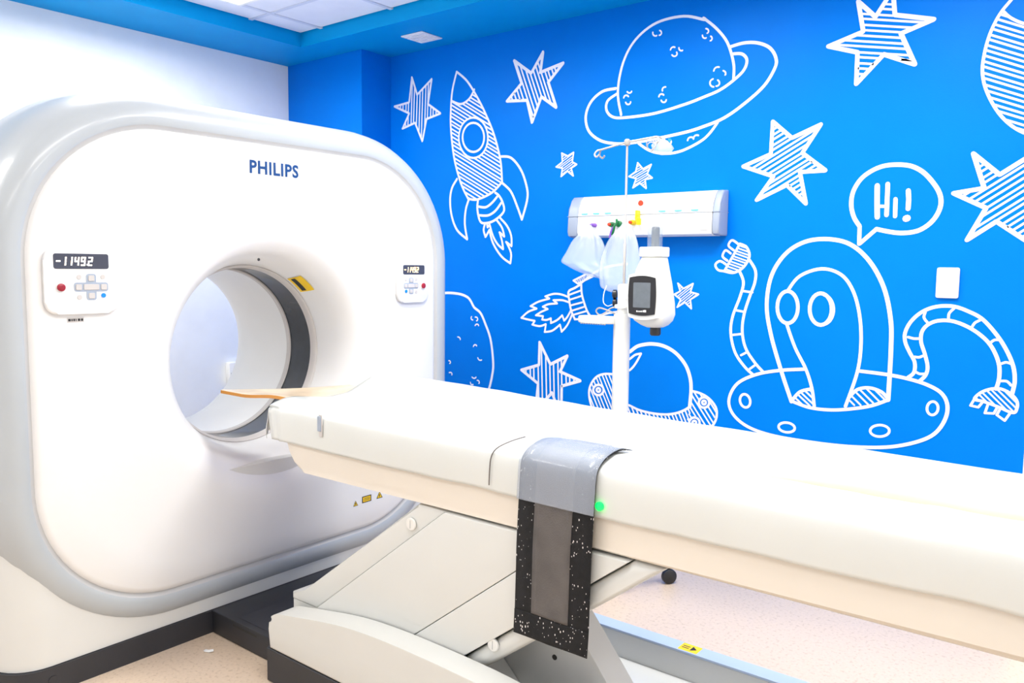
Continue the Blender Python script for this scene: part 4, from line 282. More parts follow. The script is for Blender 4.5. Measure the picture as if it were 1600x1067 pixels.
('painted_saucer', 'white domed flying saucer with hatched rim, cut by the table', [[179,-21698,9150,-21663,9201,-21614,9273,-21556,9358,-21492,9447,-21427,9532,-21365,9604,-21303,9664,-21238,9717,-21173,9767,-21106,9814,-21040,9861,-20974,9908,-20910,9957,-20847,10008,-20784,10057,-20720,10104,-20655,10147,-20588,10184,-20517,10215,-20445,10240,-20370,10262,-20296,10281,-20221,10297,-20147,10313,-20075,10327,-20005,10340,-19935,10351,-19863,10359,-19789,10365,-19710,10367,-19626,10367,-19537,10365,-19445,10360,-19352,10352,-19260,10339,-19168,10322,-19077,10300,-18985,10273,-18892,10242,-18802,10207,-18714,10170,-18631,10129,-18553,10087,-18478,10042,-18406,9994,-18337,9943,-18269,9887,-18202,9827,-18134,9762,-18067,9693,-18000,9620,-17937,9543,-17878,9464,-17824,9382,-17777,9297,-17733,9207,-17693,9114,-17658,9020,-17627,8926,-17600,8832,-17578,8743,-17561,8656,-17548,8570,-17539,8479,-17533,8380,-17530,8269,-17532,8132,-17539,7972,-17549,7802,-17561,7641,-17571,7503,-17578,7405],[123,-21883,7307,-21839,7292,-21779,7271,-21708,7247,-21630,7221,-21550,7196,-21472,7175,-21395,7158,-21316,7143,-21235,7130,-21151,7115,-21067,7099,-20981,7080,-20893,7056,-20804,7028,-20714,6998,-20622,6968,-20530,6941,-20438,6919,-20346,6901,-20253,6886,-20159,6874,-20065,6863,-19972,6855,-19879,6847,-19787,6840,-19695,6835,-19603,6831,-19512,6829,-19421,6829,-19330,6830,-19240,6833,-19150,6836,-19060,6842,-18970,6849,-18881,6859,-18792,6872,-18703,6889,-18612,6909,-18521,6932,-18433,6956,-18347,6983,-18267,7010,-18190,7039,-18116,7070,-18045,7103,-17978,7137,-17914,7171,-17855,7205,-17798,7240,-17742,7278,-17691,7317,-17644,7353,-17606,7383,-17578,7405],[114,-21689,8797,-21653,8846,-21604,8914,-21546,8994,-21482,9079,-21417,9159,-21354,9229,-21291,9288,-21224,9344,-21155,9396,-21087,9446,-21023,9492,-20964,9536,-20912,9577,-20865,9616,-20822,9652,-20779,9685,-20735,9715,-20687,9741,-20631,9764,-20568,9783,-20503,9799,-20443,9812,-20391,9822,-20354,9831],[112,-20354,9831,-20377,9788,-20409,9728,-20447,9657,-20488,9582,-20529,9508,-20567,9444,-20602,9386,-20638,9329,-20674,9275,-20710,9223,-20746,9174,-20783,9128,-20822,9083,-20864,9039,-20906,8999,-20946,8962,-20979,8932,-21003,8909],[123,-21917,8615,-21982,8613,-22073,8611,-22181,8609,-22296,8604,-22407,8595,-22506,8581,-22593,8561,-22678,8538,-22760,8510,-22837,8478,-22911,8441,-22980,8398,-23045,8348,-23106,8292,-23163,8230,-23215,8165,-23262,8098,-23305,8031,-23343,7964,-23377,7895,-23406,7824,-23430,7752,-23448,7677,-23460,7599,-23465,7518,-23463,7433,-23456,7346,-23444,7258,-23426,7170,-23405,7084,-23380,7000,-23353,6917,-23320,6834,-23281,6751,-23235,6670,-23180,6590,-23107,6506,-23016,6417,-22917,6329,-22822,6248,-22741,6181,-22684,6131],[115,-17502,8200,-17454,8195,-17388,8189,-17310,8181,-17226,8171,-17144,8158,-17068,8142,-16997,8122,-16926,8100,-16856,8075,-16788,8047,-16722,8016,-16661,7984,-16602,7948,-16547,7910,-16493,7869,-16443,7827,-16397,7782,-16354,7737,-16314,7690,-16277,7643,-16243,7595,-16213,7543,-16189,7489,-16170,7431,-16157,7367,-16149,7298,-16147,7226,-16149,7153,-16157,7080,-16170,7010,-16188,6941,-16211,6874,-16239,6807,-16273,6741,-16314,6675,-16363,6609,-16419,6542,-16482,6474,-16552,6406,-16629,6340,-16711,6277,-16799,6219,-16902,6162,-17023,6106,-17151,6054,-17272,6006,-17377,5966,-17451,5936],[124,-22550,7721,-22556,7658,-22579,7597,-22616,7541,-22666,7491,-22726,7451,-22794,7424,-22866,7409,-22938,7408,-23008,7421,-23070,7448,-23123,7486,-23163,7535,-23189,7592,-23199,7653,-23192,7716,-23169,7777,-23131,7834,-23081,7884,-23020,7923,-22952,7950,-22879,7965,-22807,7965,-22738,7951,-22676,7925,-22624,7886,-22585,7837,-22559,7781,-22550,7721],[124,-22759,7699,-22761,7677,-22769,7655,-22782,7635,-22800,7618,-22821,7604,-22845,7594,-22870,7589,-22896,7589,-22920,7593,-22942,7603,-22961,7616,-22975,7634,-22984,7653,-22987,7675,-22985,7697,-22977,7719,-22964,7739,-22946,7756,-22924,7770,-22900,7780,-22875,7785,-22850,7785,-22825,7780,-22803,7771,-22785,7757,-22771,7740,-22762,7720,-22759,7699],[113,-16557,7737,-16562,7680,-16580,7624,-16610,7572,-16651,7527,-16701,7491,-16757,7466,-16817,7452,-16877,7452,-16935,7464,-16988,7488,-17032,7523,-17066,7568,-17088,7619,-17097,7675,-17092,7733,-17074,7789,-17043,7841,-17002,7886,-16951,7922,-16895,7947,-16835,7960,-16775,7960,-16717,7948,-16665,7923,-16621,7888,-16588,7843,-16566,7792,-16557,7737],[114,-16731,7717,-16733,7697,-16739,7677,-16750,7659,-16764,7643,-16782,7630,-16802,7622,-16823,7617,-16844,7617,-16864,7621,-16883,7629,-16898,7642,-16910,7658,-16918,7676,-16921,7695,-16919,7715,-16913,7735,-16902,7753,-16888,7769,-16870,7782,-16850,7791,-16829,7795,-16808,7796,-16788,7791,-16769,7783,-16754,7770,-16742,7755,-16734,7737,-16731,7717],[114,-17022,6688,-17027,6630,-17045,6573,-17076,6520,-17118,6474,-17169,6436,-17226,6410,-17287,6395,-17348,6393,-17407,6405,-17460,6428,-17506,6463,-17540,6508,-17563,6560,-17571,6616,-17566,6674,-17548,6731,-17517,6784,-17474,6831,-17423,6868,-17365,6894,-17304,6909,-17243,6910,-17185,6898,-17132,6874,-17087,6839,-17053,6795,-17031,6744,-17022,6688],[115,-17199,6665,-17201,6644,-17207,6624,-17218,6606,-17233,6589,-17251,6576,-17271,6567,-17293,6562,-17314,6561,-17335,6565,-17354,6573,-17369,6586,-17381,6601,-17389,6620,-17392,6639,-17391,6660,-17384,6680,-17373,6698,-17358,6715,-17340,6728,-17320,6737,-17299,6742,-17277,6743,-17257,6739,-17238,6730,-17222,6718,-17210,6702,-17202,6684,-17199,6665],[74,-22047,8612,-21910,8342],[74,-22265,8606,-21898,7887],[74,-22487,8584,-21886,7408],[74,-22668,8541,-21843,6932],[75,-22877,8458,-21768,6302],[75,-23027,8362,-22825,7970],[75,-22606,7545,-21814,6009],[75,-23190,8195,-23045,7913],[75,-22790,7420,-22080,6046],[75,-23314,8016,-23181,7761],[75,-23002,7415,-22311,6079],[75,-23422,7778,-22558,6114],[75,-23459,7385,-22905,6318],[76,-16705,8007,-16620,7893],[76,-16582,7842,-16148,7262],[76,-17070,8143,-16919,7941],[76,-16625,7550,-16183,6961],[76,-17384,8188,-17080,7786],[76,-16825,7447,-16282,6726],[77,-17527,8057,-16400,6565],[77,-17524,7656,-16567,6394],[77,-17522,7339,-17192,6905],[76,-17018,6676,-16713,6276],[77,-17587,7033,-17450,6854],[76,-17142,6450,-16917,6155],[77,-17656,6785,-17571,6675],[77,-17353,6389,-17109,6071],[77,-17723,6511,-17320,5988],[77,-17669,7334,-17549,7088],[77,-17826,7223,-17566,6693],[77,-18002,7125,-17666,6442],[78,-18160,7052,-17829,6381],[78,-18363,6978,-18031,6306],[78,-18531,6929,-18192,6246],[78,-18746,6881,-18393,6170],[79,-18939,6852,-18578,6128],[79,-19153,6836,-18797,6123],[79,-19382,6829,-19027,6118],[79,-19587,6831,-19228,6114],[80,-19845,6844,-19476,6109],[80,-20055,6862,-19673,6105],[80,-20324,6897,-19921,6099],[80,-20567,6952,-20134,6095],[81,-20848,7042,-20365,6090],[81,-21126,7111,-20604,6085],[81,-21362,7152,-20833,6113],[82,-21668,7233,-21128,6178],[82,-21881,7240,-21364,6230],[82,-21867,6696,-21662,6296]]),
]
# ================================================================ SETTING
YW, XL, ZS = 3.62, -4.62, 2.726      # blue wall, white wall, soffit underside
XR, YF = 2.3, -1.9
def struct(o): o['kind']='structure'; return o
floor = struct(box('floor', XL-.1, XR+.1, YF-.1, YW+.1, -.1, 0, M['floor']))
wall_left = struct(box('wall_left', XL-.1, XL, YF, YW, 0, 2.9, M['white_wall']))
XE=-.357
wall_back = struct(box('wall_back', XL, XE, YW, YW+.1, 0, 2.9, M['blue_wall']))
struct(box('wall_back_2', XE, XR, YW, YW+.1, 0, 2.9, M['white_wall']))
struct(box('wall_right', XR, XR+.1, YF, YW, 0, 2.9, M['white_wall']))
struct(box('wall_front', XL, XR, YF-.1, YF, 0, 2.9, M['white_wall']))
struct(box('trim_1', XL+.001, -3.885, 3.38, YW-.001, 0, ZS, M['blue_wall']))          # square pillar in the corner
ceiling = struct(box('ceiling', XL, XR, YF, YW, CZ+.035, 2.95, M['grid']))
# dropped blue border round the tiled ceiling
bm = bmesh.new()
IX0,IX1,IY0,IY1 = -4.15, XR-.45, YF+.45, 3.135
for a in((XL,IX0,YF,YW),(IX1,XR,YF,YW),(IX0,IX1,YF,IY0),(IX0,IX1,IY1,YW)): bm_box(bm, a[0],a[1],a[2],a[3], ZS, CZ+.05)
struct(frombm('trim_2', bm, M['blue_soffit']))
gx = [-4.15]+[-3.955+.6*i for i in range(10)]+[IX1]; gx=[x for x in gx if x<=IX1]
gy = [3.135]+[2.785-.6*i for i in range(8)]; gy=[y for y in gy if y>IY0]+[IY0]
lit=[(x,y,sx,sy) for x,y,sx,sy,p in LIGHTS]
tme={}
bmg=bmesh.new()
for x in gx[1:-1]: bm_box(bmg, x-.012,x+.012, IY0,IY1, CZ-.004,CZ+.03)
for y in gy[1:-1]: bm_box(bmg, IX0,IX1, y-.012,y+.012, CZ-.003,CZ+.03)
frombm('ceiling_grid', bmg, M['grid'], ceiling)
for i in range(len(gx)-1):
    for j in range(len(gy)-1):
        x0,x1,y1,y0 = gx[i]+.0125,gx[i+1]-.0125,gy[j]-.0125,gy[j+1]+.0125
        if x1-x0<.02 or y1-y0<.02: continue
        key=(round(x1-x0,3),round(y1-y0,3))
        if key not in tme:
            o=box('ceiling_tile',-key[0]/2,key[0]/2,-key[1]/2,key[1]/2,0,.02,M['tile'],None,.003,1); tme[key]=o.data
            o.parent=ceiling
        else:
            o=bpy.data.objects.new('ceiling_tile',tme[key]); COL.objects.link(o); o.parent=ceiling
        o.location=((x0+x1)/2,(y0+y1)/2,CZ)
for i,(x,y,sx,sy) in enumerate(lit):
    where=['nearest the pillar corner, cut by the frame','above the far side of the table','above the foot of the table','above the open floor before the table','added as fill behind the camera in mid room','added out of view beyond the table foot to light the scanner front','added out of view to brighten the white wall side'][i]
    t=thing('ceiling_light','flat white lit ceiling panel '+where,'light',(x,y,CZ-.02),None)
    bm=bmesh.new(); bm_box(bm,x-sx/2-.02,x+sx/2+.02,y-sy/2-.02,y-sy/2,CZ-.024,CZ-.0045); bm_box(bm,x-sx/2-.02,x+sx/2+.02,y+sy/2,y+sy/2+.02,CZ-.024,CZ-.0045)
    bm_box(bm,x-sx/2-.02,x-sx/2,y-sy/2,y+sy/2,CZ-.024,CZ-.0045); bm_box(bm,x+sx/2,x+sx/2+.02,y-sy/2,y+sy/2,CZ-.024,CZ-.0045)
    frombm('frame',bm,M['white'],t)
    box('diffuser',x-sx/2,x+sx/2,y-sy/2,y+sy/2,CZ-.02,CZ-.006,M['lamp'],t)
# painted drawings on the blue wall: flat print, parts of the wall
for name,label,strokes in MURAL:
    V,F = ribbons(strokes, YW-.0012)
    raw(name, V, F, M['paint'], wall_back, label=label)
# small square fitting in the soffit
t=thing('soffit_fitting','small square white fitting set in the blue ceiling border','vent',(-3.39,3.4,ZS))
box('frame',-3.48,-3.31,3.32,3.49,ZS-.008,ZS-.0005,M['tile'],t,.003,1)
bm=bmesh.new()
for k in range(6): bm_box(bm,-3.465,-3.325,3.337+k*.024,3.349+k*.024,ZS-.012,ZS-.0085)
frombm('louvre',bm,M['tile'],t)
# wall plates
t=thing('blank_wall_plate','blank white rectangular plate on the blue wall above the alien arm','plate',(-.655,YW,1.37))
prism('plate',rrect(-.695,-.613,1.311,1.433,.008,3),'Y',YW-.014,YW-.0005,M['wallplate'],t,.004,2)
t=thing('electrical_box','small white electrical box on the white wall seen through the bore','electrical box',(XL,2.93,.72))
box('box_body',XL+.0005,XL+.05,2.868,3.0,.655,.79,M['white'],t,.008,2)
box('socket_face',XL+.0505,XL+.054,2.915,2.985,.68,.765,M['skirt'],t,.002,1)
lathe('screw',[(.005,0),(.005,.003)],(1,0,0),(XL+.05,2.882,.72),M['groove'],t,10)

# ================================================================ SCANNER
CY, CZB = 1.945, 1.0525
G = thing('ct_scanner','large white ring scanner with round bore, standing before the white wall','scanner',(-3.2,CY,0))
def rr_pt(th, hw, hh, r, c0=CY, c1=CZB, oy=1.95, oz=1.04):
    """point where a ray from the bore centre meets a rounded rectangle"""
    d=Vector((math.cos(th),math.sin(th))); lo,hi=0,3
    for _ in range(30):
        m=(lo+hi)/2; y=abs(oy+d.x*m-c0); z=abs(oz+d.y*m-c1)
        qx,qy=y-(hw-r),z-(hh-r)
        sd=math.hypot(max(qx,0),max(qy,0))+min(max(qx,qy),0)-r
        if sd<0: lo=m
        else: hi=m
    return (oy+d.x*lo, oz+d.y*lo)
N=160
TH=[2*PI*k/N for k in range(N)]
def shell(name, rings, m, cap=False, **k):
    """rings: list of (x, function(theta)->(y,z))"""
    V=[];F=[]
    for x,fn in rings:
        for th in TH:
            q=fn(th); V.append((x if not callable(x) else x(th),q[0],q[1]))
    for i in range(len(rings)-1):
        for k2 in range(N):
            a=i*N+k2;b=i*N+(k2+1)%N; F.append((a,b,b+N,a+N))
    if cap: F.append(tuple(range((len(rings)-1)*N,len(rings)*N)))
    o=raw(name,V,F,m,G,True,**k)
    try: o.data.set_sharp_from_angle(angle=math.radians(50))
    except Exception: pass
    return o
HW,HH=1.012,.9275
def RR(e, r=.56): return lambda th: rr_pt(th,HW+e,HH+e,r+e)
XG=-2.756
outer=[(-3.10,RR(.0)),(-3.098,RR(.055)),(-3.07,RR(.06)),(-2.95,RR(.048)),(-2.86,RR(.03)),(-2.81,RR(.014)),(-2.782,RR(-.003)),(-2.765,RR(-.02)),(XG,RR(-.042)),(XG+.004,RR(-.07)),(XG-.002,RR(-.084))]
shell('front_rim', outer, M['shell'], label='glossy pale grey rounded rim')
shell('rim_bevel', [(XG-.002,RR(-.084)),(XG-.012,RR(-.094)),(XG-.012,RR(-.099))], M['groove'], label='dull grey inner edge of the rim')
def circ(r, oy=1.95, oz=1.04): return lambda th:(oy+r*math.cos(th), oz+r*math.sin(th))
def mixr(e, r, t):
    a,b=RR(e,.56),circ(r)
    return lambda th: tuple(a(th)[i]*(1-t)+b(th)[i]*t for i in(0,1))
rings=[(XG-.012,RR(-.099)),(XG-.004,RR(-.105)),(XG+.002,RR(-.12))]
for t in(.25,.5,.75): rings.append((XG+.002,mixr(-.12,.56,t)))
# funnel: radius / depth profile
for r,d in((.56,0),(.53,.002),(.50,.008),(.475,.018),(.45,.036),(.43,.06),(.412,.09),(.398,.125),(.388,.16),(.38,.20),(.374,.235)): rings.append((XG+.002-d,circ(r)))
shell('front_cover', rings, M['panel'], label='smooth white front cover flaring into the bore')
shell('bore_ring', [(-2.987,circ(.374)),(-2.984,circ(.370)),(-2.992,circ(.362)),(-3.02,circ(.36))], M['ring'])
shell('bore_window', [(-3.02,circ(.3605)),(-3.165,circ(.3605))], M['glass'], label='dark glassy band inside the bore')
shell('bore_ring', [(-3.165,circ(.36)),(-3.167,circ(.354)),(-3.19,circ(.354))], M['ring'])
shell('bore_liner', [(-3.19,circ(.354)),(-3.45,circ(.354)),(-3.55,circ(.357)),(-3.61,circ(.37)),(-3.66,circ(.40)),(-3.69,circ(.45)),(-3.70,circ(.52))], M['liner'])
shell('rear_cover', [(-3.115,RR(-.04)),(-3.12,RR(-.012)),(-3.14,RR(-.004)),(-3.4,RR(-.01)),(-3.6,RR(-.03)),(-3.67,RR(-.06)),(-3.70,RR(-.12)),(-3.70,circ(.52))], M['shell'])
# skirt and dark plinth beneath
SKX=-2.772
sk=rrect(-3.62,SKX,.93,2.962,.13,8)
bm=bmesh.new(); bm_prism(bm, sk,'Z',.088,.62); frombm('skirt',bm,M['skirt'],G,True,label='pale grey lower skirt')
bl=rrect(-3.61,SKX+.008,.922,2.968,.13,8)
bm=bmesh.new(); bm_prism(bm, bl,'Z',0,.086); frombm('plinth',bm,M['charcoal'],G,True,label='charcoal plinth')
lathe('bolt_cap',[(.013,0),(.013,.003)],(1,0,0),(SKX+.008,1.06,.045),M['charcoal'],G,16)
lathe('screw',[(.006,0),(.006,.002)],(1,0,0),(XG-.006,1.87,1.435),M['ink'],G,8)
# logo
def text_mesh(name, s, size, m, parent, bold=.0, label=None, fn=None):
    cu=bpy.data.curves.new(name,'FONT'); cu.body=s; cu.size=size; cu.offset=bold; cu.space_character=1.1; cu.resolution_u=3
    to=bpy.data.objects.new(name,cu); COL.objects.link(to)
    dg=bpy.context.evaluated_depsgraph_get(); me=bpy.data.meshes.new_from_object(to.evaluated_get(dg))
    bpy.data.objects.remove(to); bpy.data.curves.remove(cu)
    V=[v.co.copy() for v in me.vertices]; x0=min(v.x for v in V);x1=max(v.x for v in V);y0=min(v.y for v in V);y1=max(v.y for v in V)
    for v in me.vertices: v.co=fn((v.co.x-x0)/(x1-x0),(v.co.y-y0)/(y1-y0))
    me.materials.clear()
    return link(name,me,m,parent,label=label)
text_mesh('logo_lettering','PHILIPS',1,M['logo'],G,.03,'dark blue capital lettering on the front cover',lambda u,v: Vector((XG+.0035,1.832+.226*u,1.765+.052*v)))
# control panels
def seg_digit(ch,x,y,w,h,t,F):
    S={'0':'abcdef','1':'bc','2':'abged','4':'fgbc','9':'abcdfg','-':'g'}[ch]; sl=.12
    segs=dict(a=((0,h),(w,h)),b=((w,h),(w,h/2)),c=((w,h/2),(w,0)),d=((0,0),(w,0)),e=((0,h/2),(0,0)),f=((0,h),(0,h/2)),g=((0,h/2),(w,h/2)))
    for s in S:
        (ax,ay),(bx,by)=segs[s]
        dx,dy=(bx-ax),(by-ay); L=math.hypot(dx,dy) or 1; nx,ny=-dy/L*t/2,dx/L*t/2; ex,ey=dx/L*t*.35,dy/L*t*.35
        q=[(ax-ex+nx,ay-ey+ny),(bx+ex+nx,by+ey+ny),(bx+ex-nx,by+ey-ny),(ax-ex-nx,ay-ey-ny)]
        F.append([(x+px+py*sl,y+py) for px,py in q])
def control_panel(y0,y1,z0,z1,mirror,dm,lab):
    W_,H_=y1-y0,z1-z0
    X0=XG+.0025
    c=prism('control_panel',rrect(y0,y1,z0,z1,.04,6),'X',X0,X0+.016,M['panel'],G,.007,3,label=lab)
    def Y(u): return y0+W_*u
    def Z(v): return z1-H_*v
    XF=X0+.0165
    s0,s1=(.125,.85)
    if mirror: s0,s1=(.17,.85)
    prism('display',rrect(Y(s0),Y(s1),Z(.31),Z(.08),.007,4),'X',XF-.0005,XF+.001,M['screen'],c)
    F=[]; sw=Y(s1)-Y(s0); ph=Z(.08)-Z(.31)
    hh=ph*.5; zb=Z(.31)+ph*.25; w=hh*.42; t=hh*.17
    base=Y(s0)+sw*.045
    for ch,k in(('-',0),('1',.10),('1',.21),('4',.33),('9',.445),('2',.575)):
        seg_digit(ch,base+sw*k,zb,w,hh,t,F)
    F.append([(base+sw*.545+dx,zb-.001+dz) for dx,dz in((0,0),(t,0),(t,t),(0,t))])
    V=[];FF=[]
    for q in F:
        b=len(V); V+=[(XF+.0014,a,b2) for a,b2 in q]; FF.append((b,b+1,b+2,b+3))
    raw('display_reading',V,FF,dm,c,label='glowing digits -1149.2')
    cu=.606 if not mirror else .42
    cy,cz=Y(cu),Z(.59)
    kx=W_*.16; kz=H_*.135
    bm=bmesh.new()
    bm_prism(bm,rrect(cy-kx*1.42,cy+kx*1.42,cz-kz*.52,cz+kz*.52,.008,4),'X',XF-.0005,XF+.0008)
    bm_prism(bm,rrect(cy-kz*.55,cy+kz*.55,cz-kz*1.5,cz+kz*1.5,.008,4),'X',XF-.0005,XF+.0009)
    frombm('keypad_cross',bm,M['keypad'],c,True)
    for dy,dz,hw in((0,kz,.34),(0,-kz,.34),(-kx*1.05,0,.34),(kx*1.05,0,.34),(0,0,.86)):
        prism('key',rrect(cy+dy-kz*hw,cy+dy+kz*hw,cz+dz-kz*.33,cz+dz+kz*.33,.003,3),'X',XF,XF+.003,M['key'],c,.001,1)
    for su,sv in((-1,-1),(1,-1),(-1,1)):
        if mirror: su=-su
        lathe('round_key',[(.0075,0),(.0075,.0015)],(1,0,0),(XF,cy+su*kx,cz-sv*kz*1.15*1),M['key'],c,16)
    yb=cy+(kx if not mirror else -kx)
    lathe('blue_key',[(.0075,0),(.0075,.0025)],(1,0,0),(XF,yb,cz-kz*.98),M['blue_dot'],c,16)
    yr=Y(.206) if not mirror else Y(.80)
    lathe('stop_button_collar',[(.0155,0),(.0155,.002)],(1,0,0),(XF,yr,cz),M['white'],c,20)
    lathe('stop_button',[(.0125,0),(.0125,.005),(.009,.007)],(1,0,0),(XF+.002,yr,cz),M['red'],c,20)
control_panel(1.074,1.312,1.25,1.462,False,M['digit'],'left control pad with lit display and red stop button')
control_panel(2.590,2.795,1.245,1.435,True,M['digit_o'],'right control pad mirroring the left one')
# tiny sticker under the left pad
st=raw('serial_sticker',[(XG+.0032,1.145,1.222),(XG+.0032,1.197,1.222),(XG+.0032,1.197,1.238),(XG+.0032,1.145,1.238)],[(0,1,2,3)],M['ring'],G)
V=[];F=[]
for k,(a,w) in enumerate(((0,.008),(.010,.004),(.016,.005),(.023,.003),(.030,.008),(.040,.007))):
    b=len(V); V+=[(XG+.0036,1.148+a,1.226),(XG+.0036,1.148+a+w,1.226),(XG+.0036,1.148+a+w,1.234),(XG+.0036,1.148+a,1.234)]; F.append((b,b+1,b+2,b+3))
raw('sticker_print',V,F,M['ink'],st)
# yellow warning labels, lower right
def tri_label(y,z,s):
    o=raw('warning_label',[(XG+.0032,y-s,z),(XG+.0032,y+s,z),(XG+.0032,y,z+1.75*s)],[(0,1,2)],M['ink'],G,label='small yellow and black triangular hazard label')
    k=.72; c=z+.58*s
    raw('label_field',[(XG+.0035,y-s*k,c-.58*s*k),(XG+.0035,y+s*k,c-.58*s*k),(XG+.0035,y,c+1.17*s*k)],[(0,1,2)],M['yellow'],o)
    raw('label_symbol',[(XG+.0038,y-.002,z+.3*s),(XG+.0038,y+.002,z+.3*s),(XG+.0038,y+.003,z+s),(XG+.0038,y-.003,z+s)],[(0,1,2,3)],M['ink'],o)
tri_label(2.344,.338,.014); tri_label(2.487,.343,.019)
o=raw('warning_label',[(XG+.0032,2.382,.342),(XG+.0032,2.437,.342),(XG+.0032,2.437,.372),(XG+.0032,2.382,.372)],[(0,1,2,3)],M['ink'],G,label='small yellow rectangular laser label with black border')
raw('label_field',[(XG+.0035,2.387,.346),(XG+.0035,2.432,.346),(XG+.0035,2.432,.368),(XG+.0035,2.387,.368)],[(0,1,2,3)],M['yellow'],o)
V=[];F=[]
for k in range(3):
    b=len(V); z=.351+k*.005; V+=[(XG+.0038,2.392,z),(XG+.0038,2.427,z),(XG+.0038,2.427,z+.002),(XG+.0038,2.392,z+.002)]; F.append((b,b+1,b+2,b+3))
raw('label_print',V,F,M['ink'],o)
# yellow label on the funnel, curved
def fun_x(r):
    pr=[(.374,.235),(.38,.20),(.388,.16),(.398,.125),(.412,.09),(.43,.06),(.45,.036),(.475,.018),(.50,.008),(.53,.002),(.56,0)]
    for (r0,d0),(r1,d1) in zip(pr,pr[1:]):
        if r<=r1: return XG+.002-(d0+(d1-d0)*(r-r0)/(r1-r0))
    return XG
def funnel_patch(name,a0,a1,r0,r1,lift,m,parent,**k):
    V=[];F=[];n=6
    for j in range(4):
        for i in range(n+1):
            a=math.radians(a0+(a1-a0)*i/n); r=r0+(r1-r0)*j/3
            V.append((fun_x(r)+lift,1.95+(r-lift*.7)*math.cos(a),1.04+(r-lift*.7)*math.sin(a)))
    for j in range(3):
        for i in range(n): b=j*(n+1)+i; F.append((b,b+1,b+n+2,b+n+1))
    return raw(name,V,F,m,parent,**k)
lb=funnel_patch('warning_label',57,43,.3765,.394,.003,M['yellow'],G,label='yellow printed label on the bore edge')
funnel_patch('label_print',56,44,.379,.384,.0038,M['ink'],lb)
# ================================================================ PATIENT TABLE
T = thing('patient_table','long white scanner table reaching from the bore across the picture','table',(-1.2,1.95,0))
prof=[(-2.322,.905),(-2.322,.87),(-2.312,.82),(-2.292,.775),(-2.265,.742),(-2.235,.726),(-2.2,.72),(.38,.72),(.38,.905)]
prism('table_body',prof,'Y',1.652,2.248,M['cream'],T,.02,4,label='cream lower body of the table top')
# base
prism('base_plinth',[(-2.292,.001),(-2.292,.118),(-.9,.118),(-.9,.001)],'Y',1.555,1.66,M['charcoal'],T,.003,1)
prism('base_plinth',[(-2.292,.001),(-2.292,.118),(-1.62,.118),(-1.62,.001)],'Y',1.6605,2.33,M['charcoal'],T,.003,1)
lathe('bolt_hole',[(.007,0),(.007,.0015)],(0,-1,0),(-2.05,1.555,.062),M['ink'],T,12)
top=[(p.x,p.y) for p in spline([(-2.275,.19,0),(-2.265,.23,0),(-2.23,.252,0),(-2.15,.268,0),(-1.95,.302,0),(-1.80,.317,0),(-1.6,.321,0),(-1.3,.312,0),(-1.1,.28,0),(-.92,.2,0)],5)]
cov=[(-2.277,.1185)]+top+[(-.92,.1185)]
prism('base_cover',cov,'Y',1.553,1.64,M['offwhite'],T,.014,3,label='off-white curved shoe along the foot of the pedestal')
cov2=[p for p in cov if p[0]<-1.7]+[(-1.7,.1185)]
prism('base_cover',cov2,'Y',2.262,2.33,M['offwhite'],T,.006,2,label='off-white curved shoe on the far side')
# slanting lift cover: four slanted sections side by side
def slant(xb0,xb1,xt0,xt1,y0,y1,zb,zt,name,m,bev,**k): return prism(name,[(xb0,zb),(xb1,zb),(xt1,zt),(xt0,zt)],'Y',y0,y1,m,T,bev,3,**k)
def lx(x0,z0,s,z): return x0+(z-z0)*s
SL=1.31
zb,zt=.20,.716
def X_(x,z): return x+(z-.24)*SL
edge=[-2.29,-2.175,-1.772,-1.568,-1.478]      # X of each seam at z=.24
prism('end_cover',[(-2.283,.2605),(-2.283,.285),(X_(edge[0],.30),.30),(X_(edge[0],zt),zt),(X_(edge[1],zt)-.002,zt),(X_(edge[1],.2605)-.002,.2605)],'Y',1.657,2.25,M['offwhite'],T,.007,3)
box('pedestal_core',-2.28,-1.9,1.66,2.24,.119,.26,M['offwhite'],T)
slant(X_(edge[1],.121)+.001,X_(edge[2],.121)-.0015,X_(edge[1],zt)+.001,X_(edge[2],zt)-.0015,1.6455,2.255,.121,zt,'lift_panel',M['offwhite'],.003)
slant(X_(edge[2],.121)+.0015,X_(edge[3],.121)-.002,X_(edge[2],zt)+.0015,X_(edge[3],zt)-.002,1.6455,2.255,.121,zt,'lift_panel',M['offwhite'],.003)
slant(X_(edge[3],.121)+.002,X_(edge[4],.121),X_(edge[3],zt)+.002,X_(edge[4],zt),1.655,2.245,.121,zt,'end_cover',M['offwhite'],.022)
for x,z in((-1.690,.652),(-1.368,.378)):
    c=lathe('screw_cap',[(.019,0),(.019,.004),(.017,.006)],(0,-1,0),(x,1.6535,z),M['cap'],T,24)
    box('cap_slot',x-.001,x+.001,1.6466,1.6474,z-.012,z+.012,M['groove'],c)
prism('hinge_cover',rrect(-1.45,-.985,.60,.716,.035,5),'Y',1.70,2.2,M['offwhite'],T,.004,2)
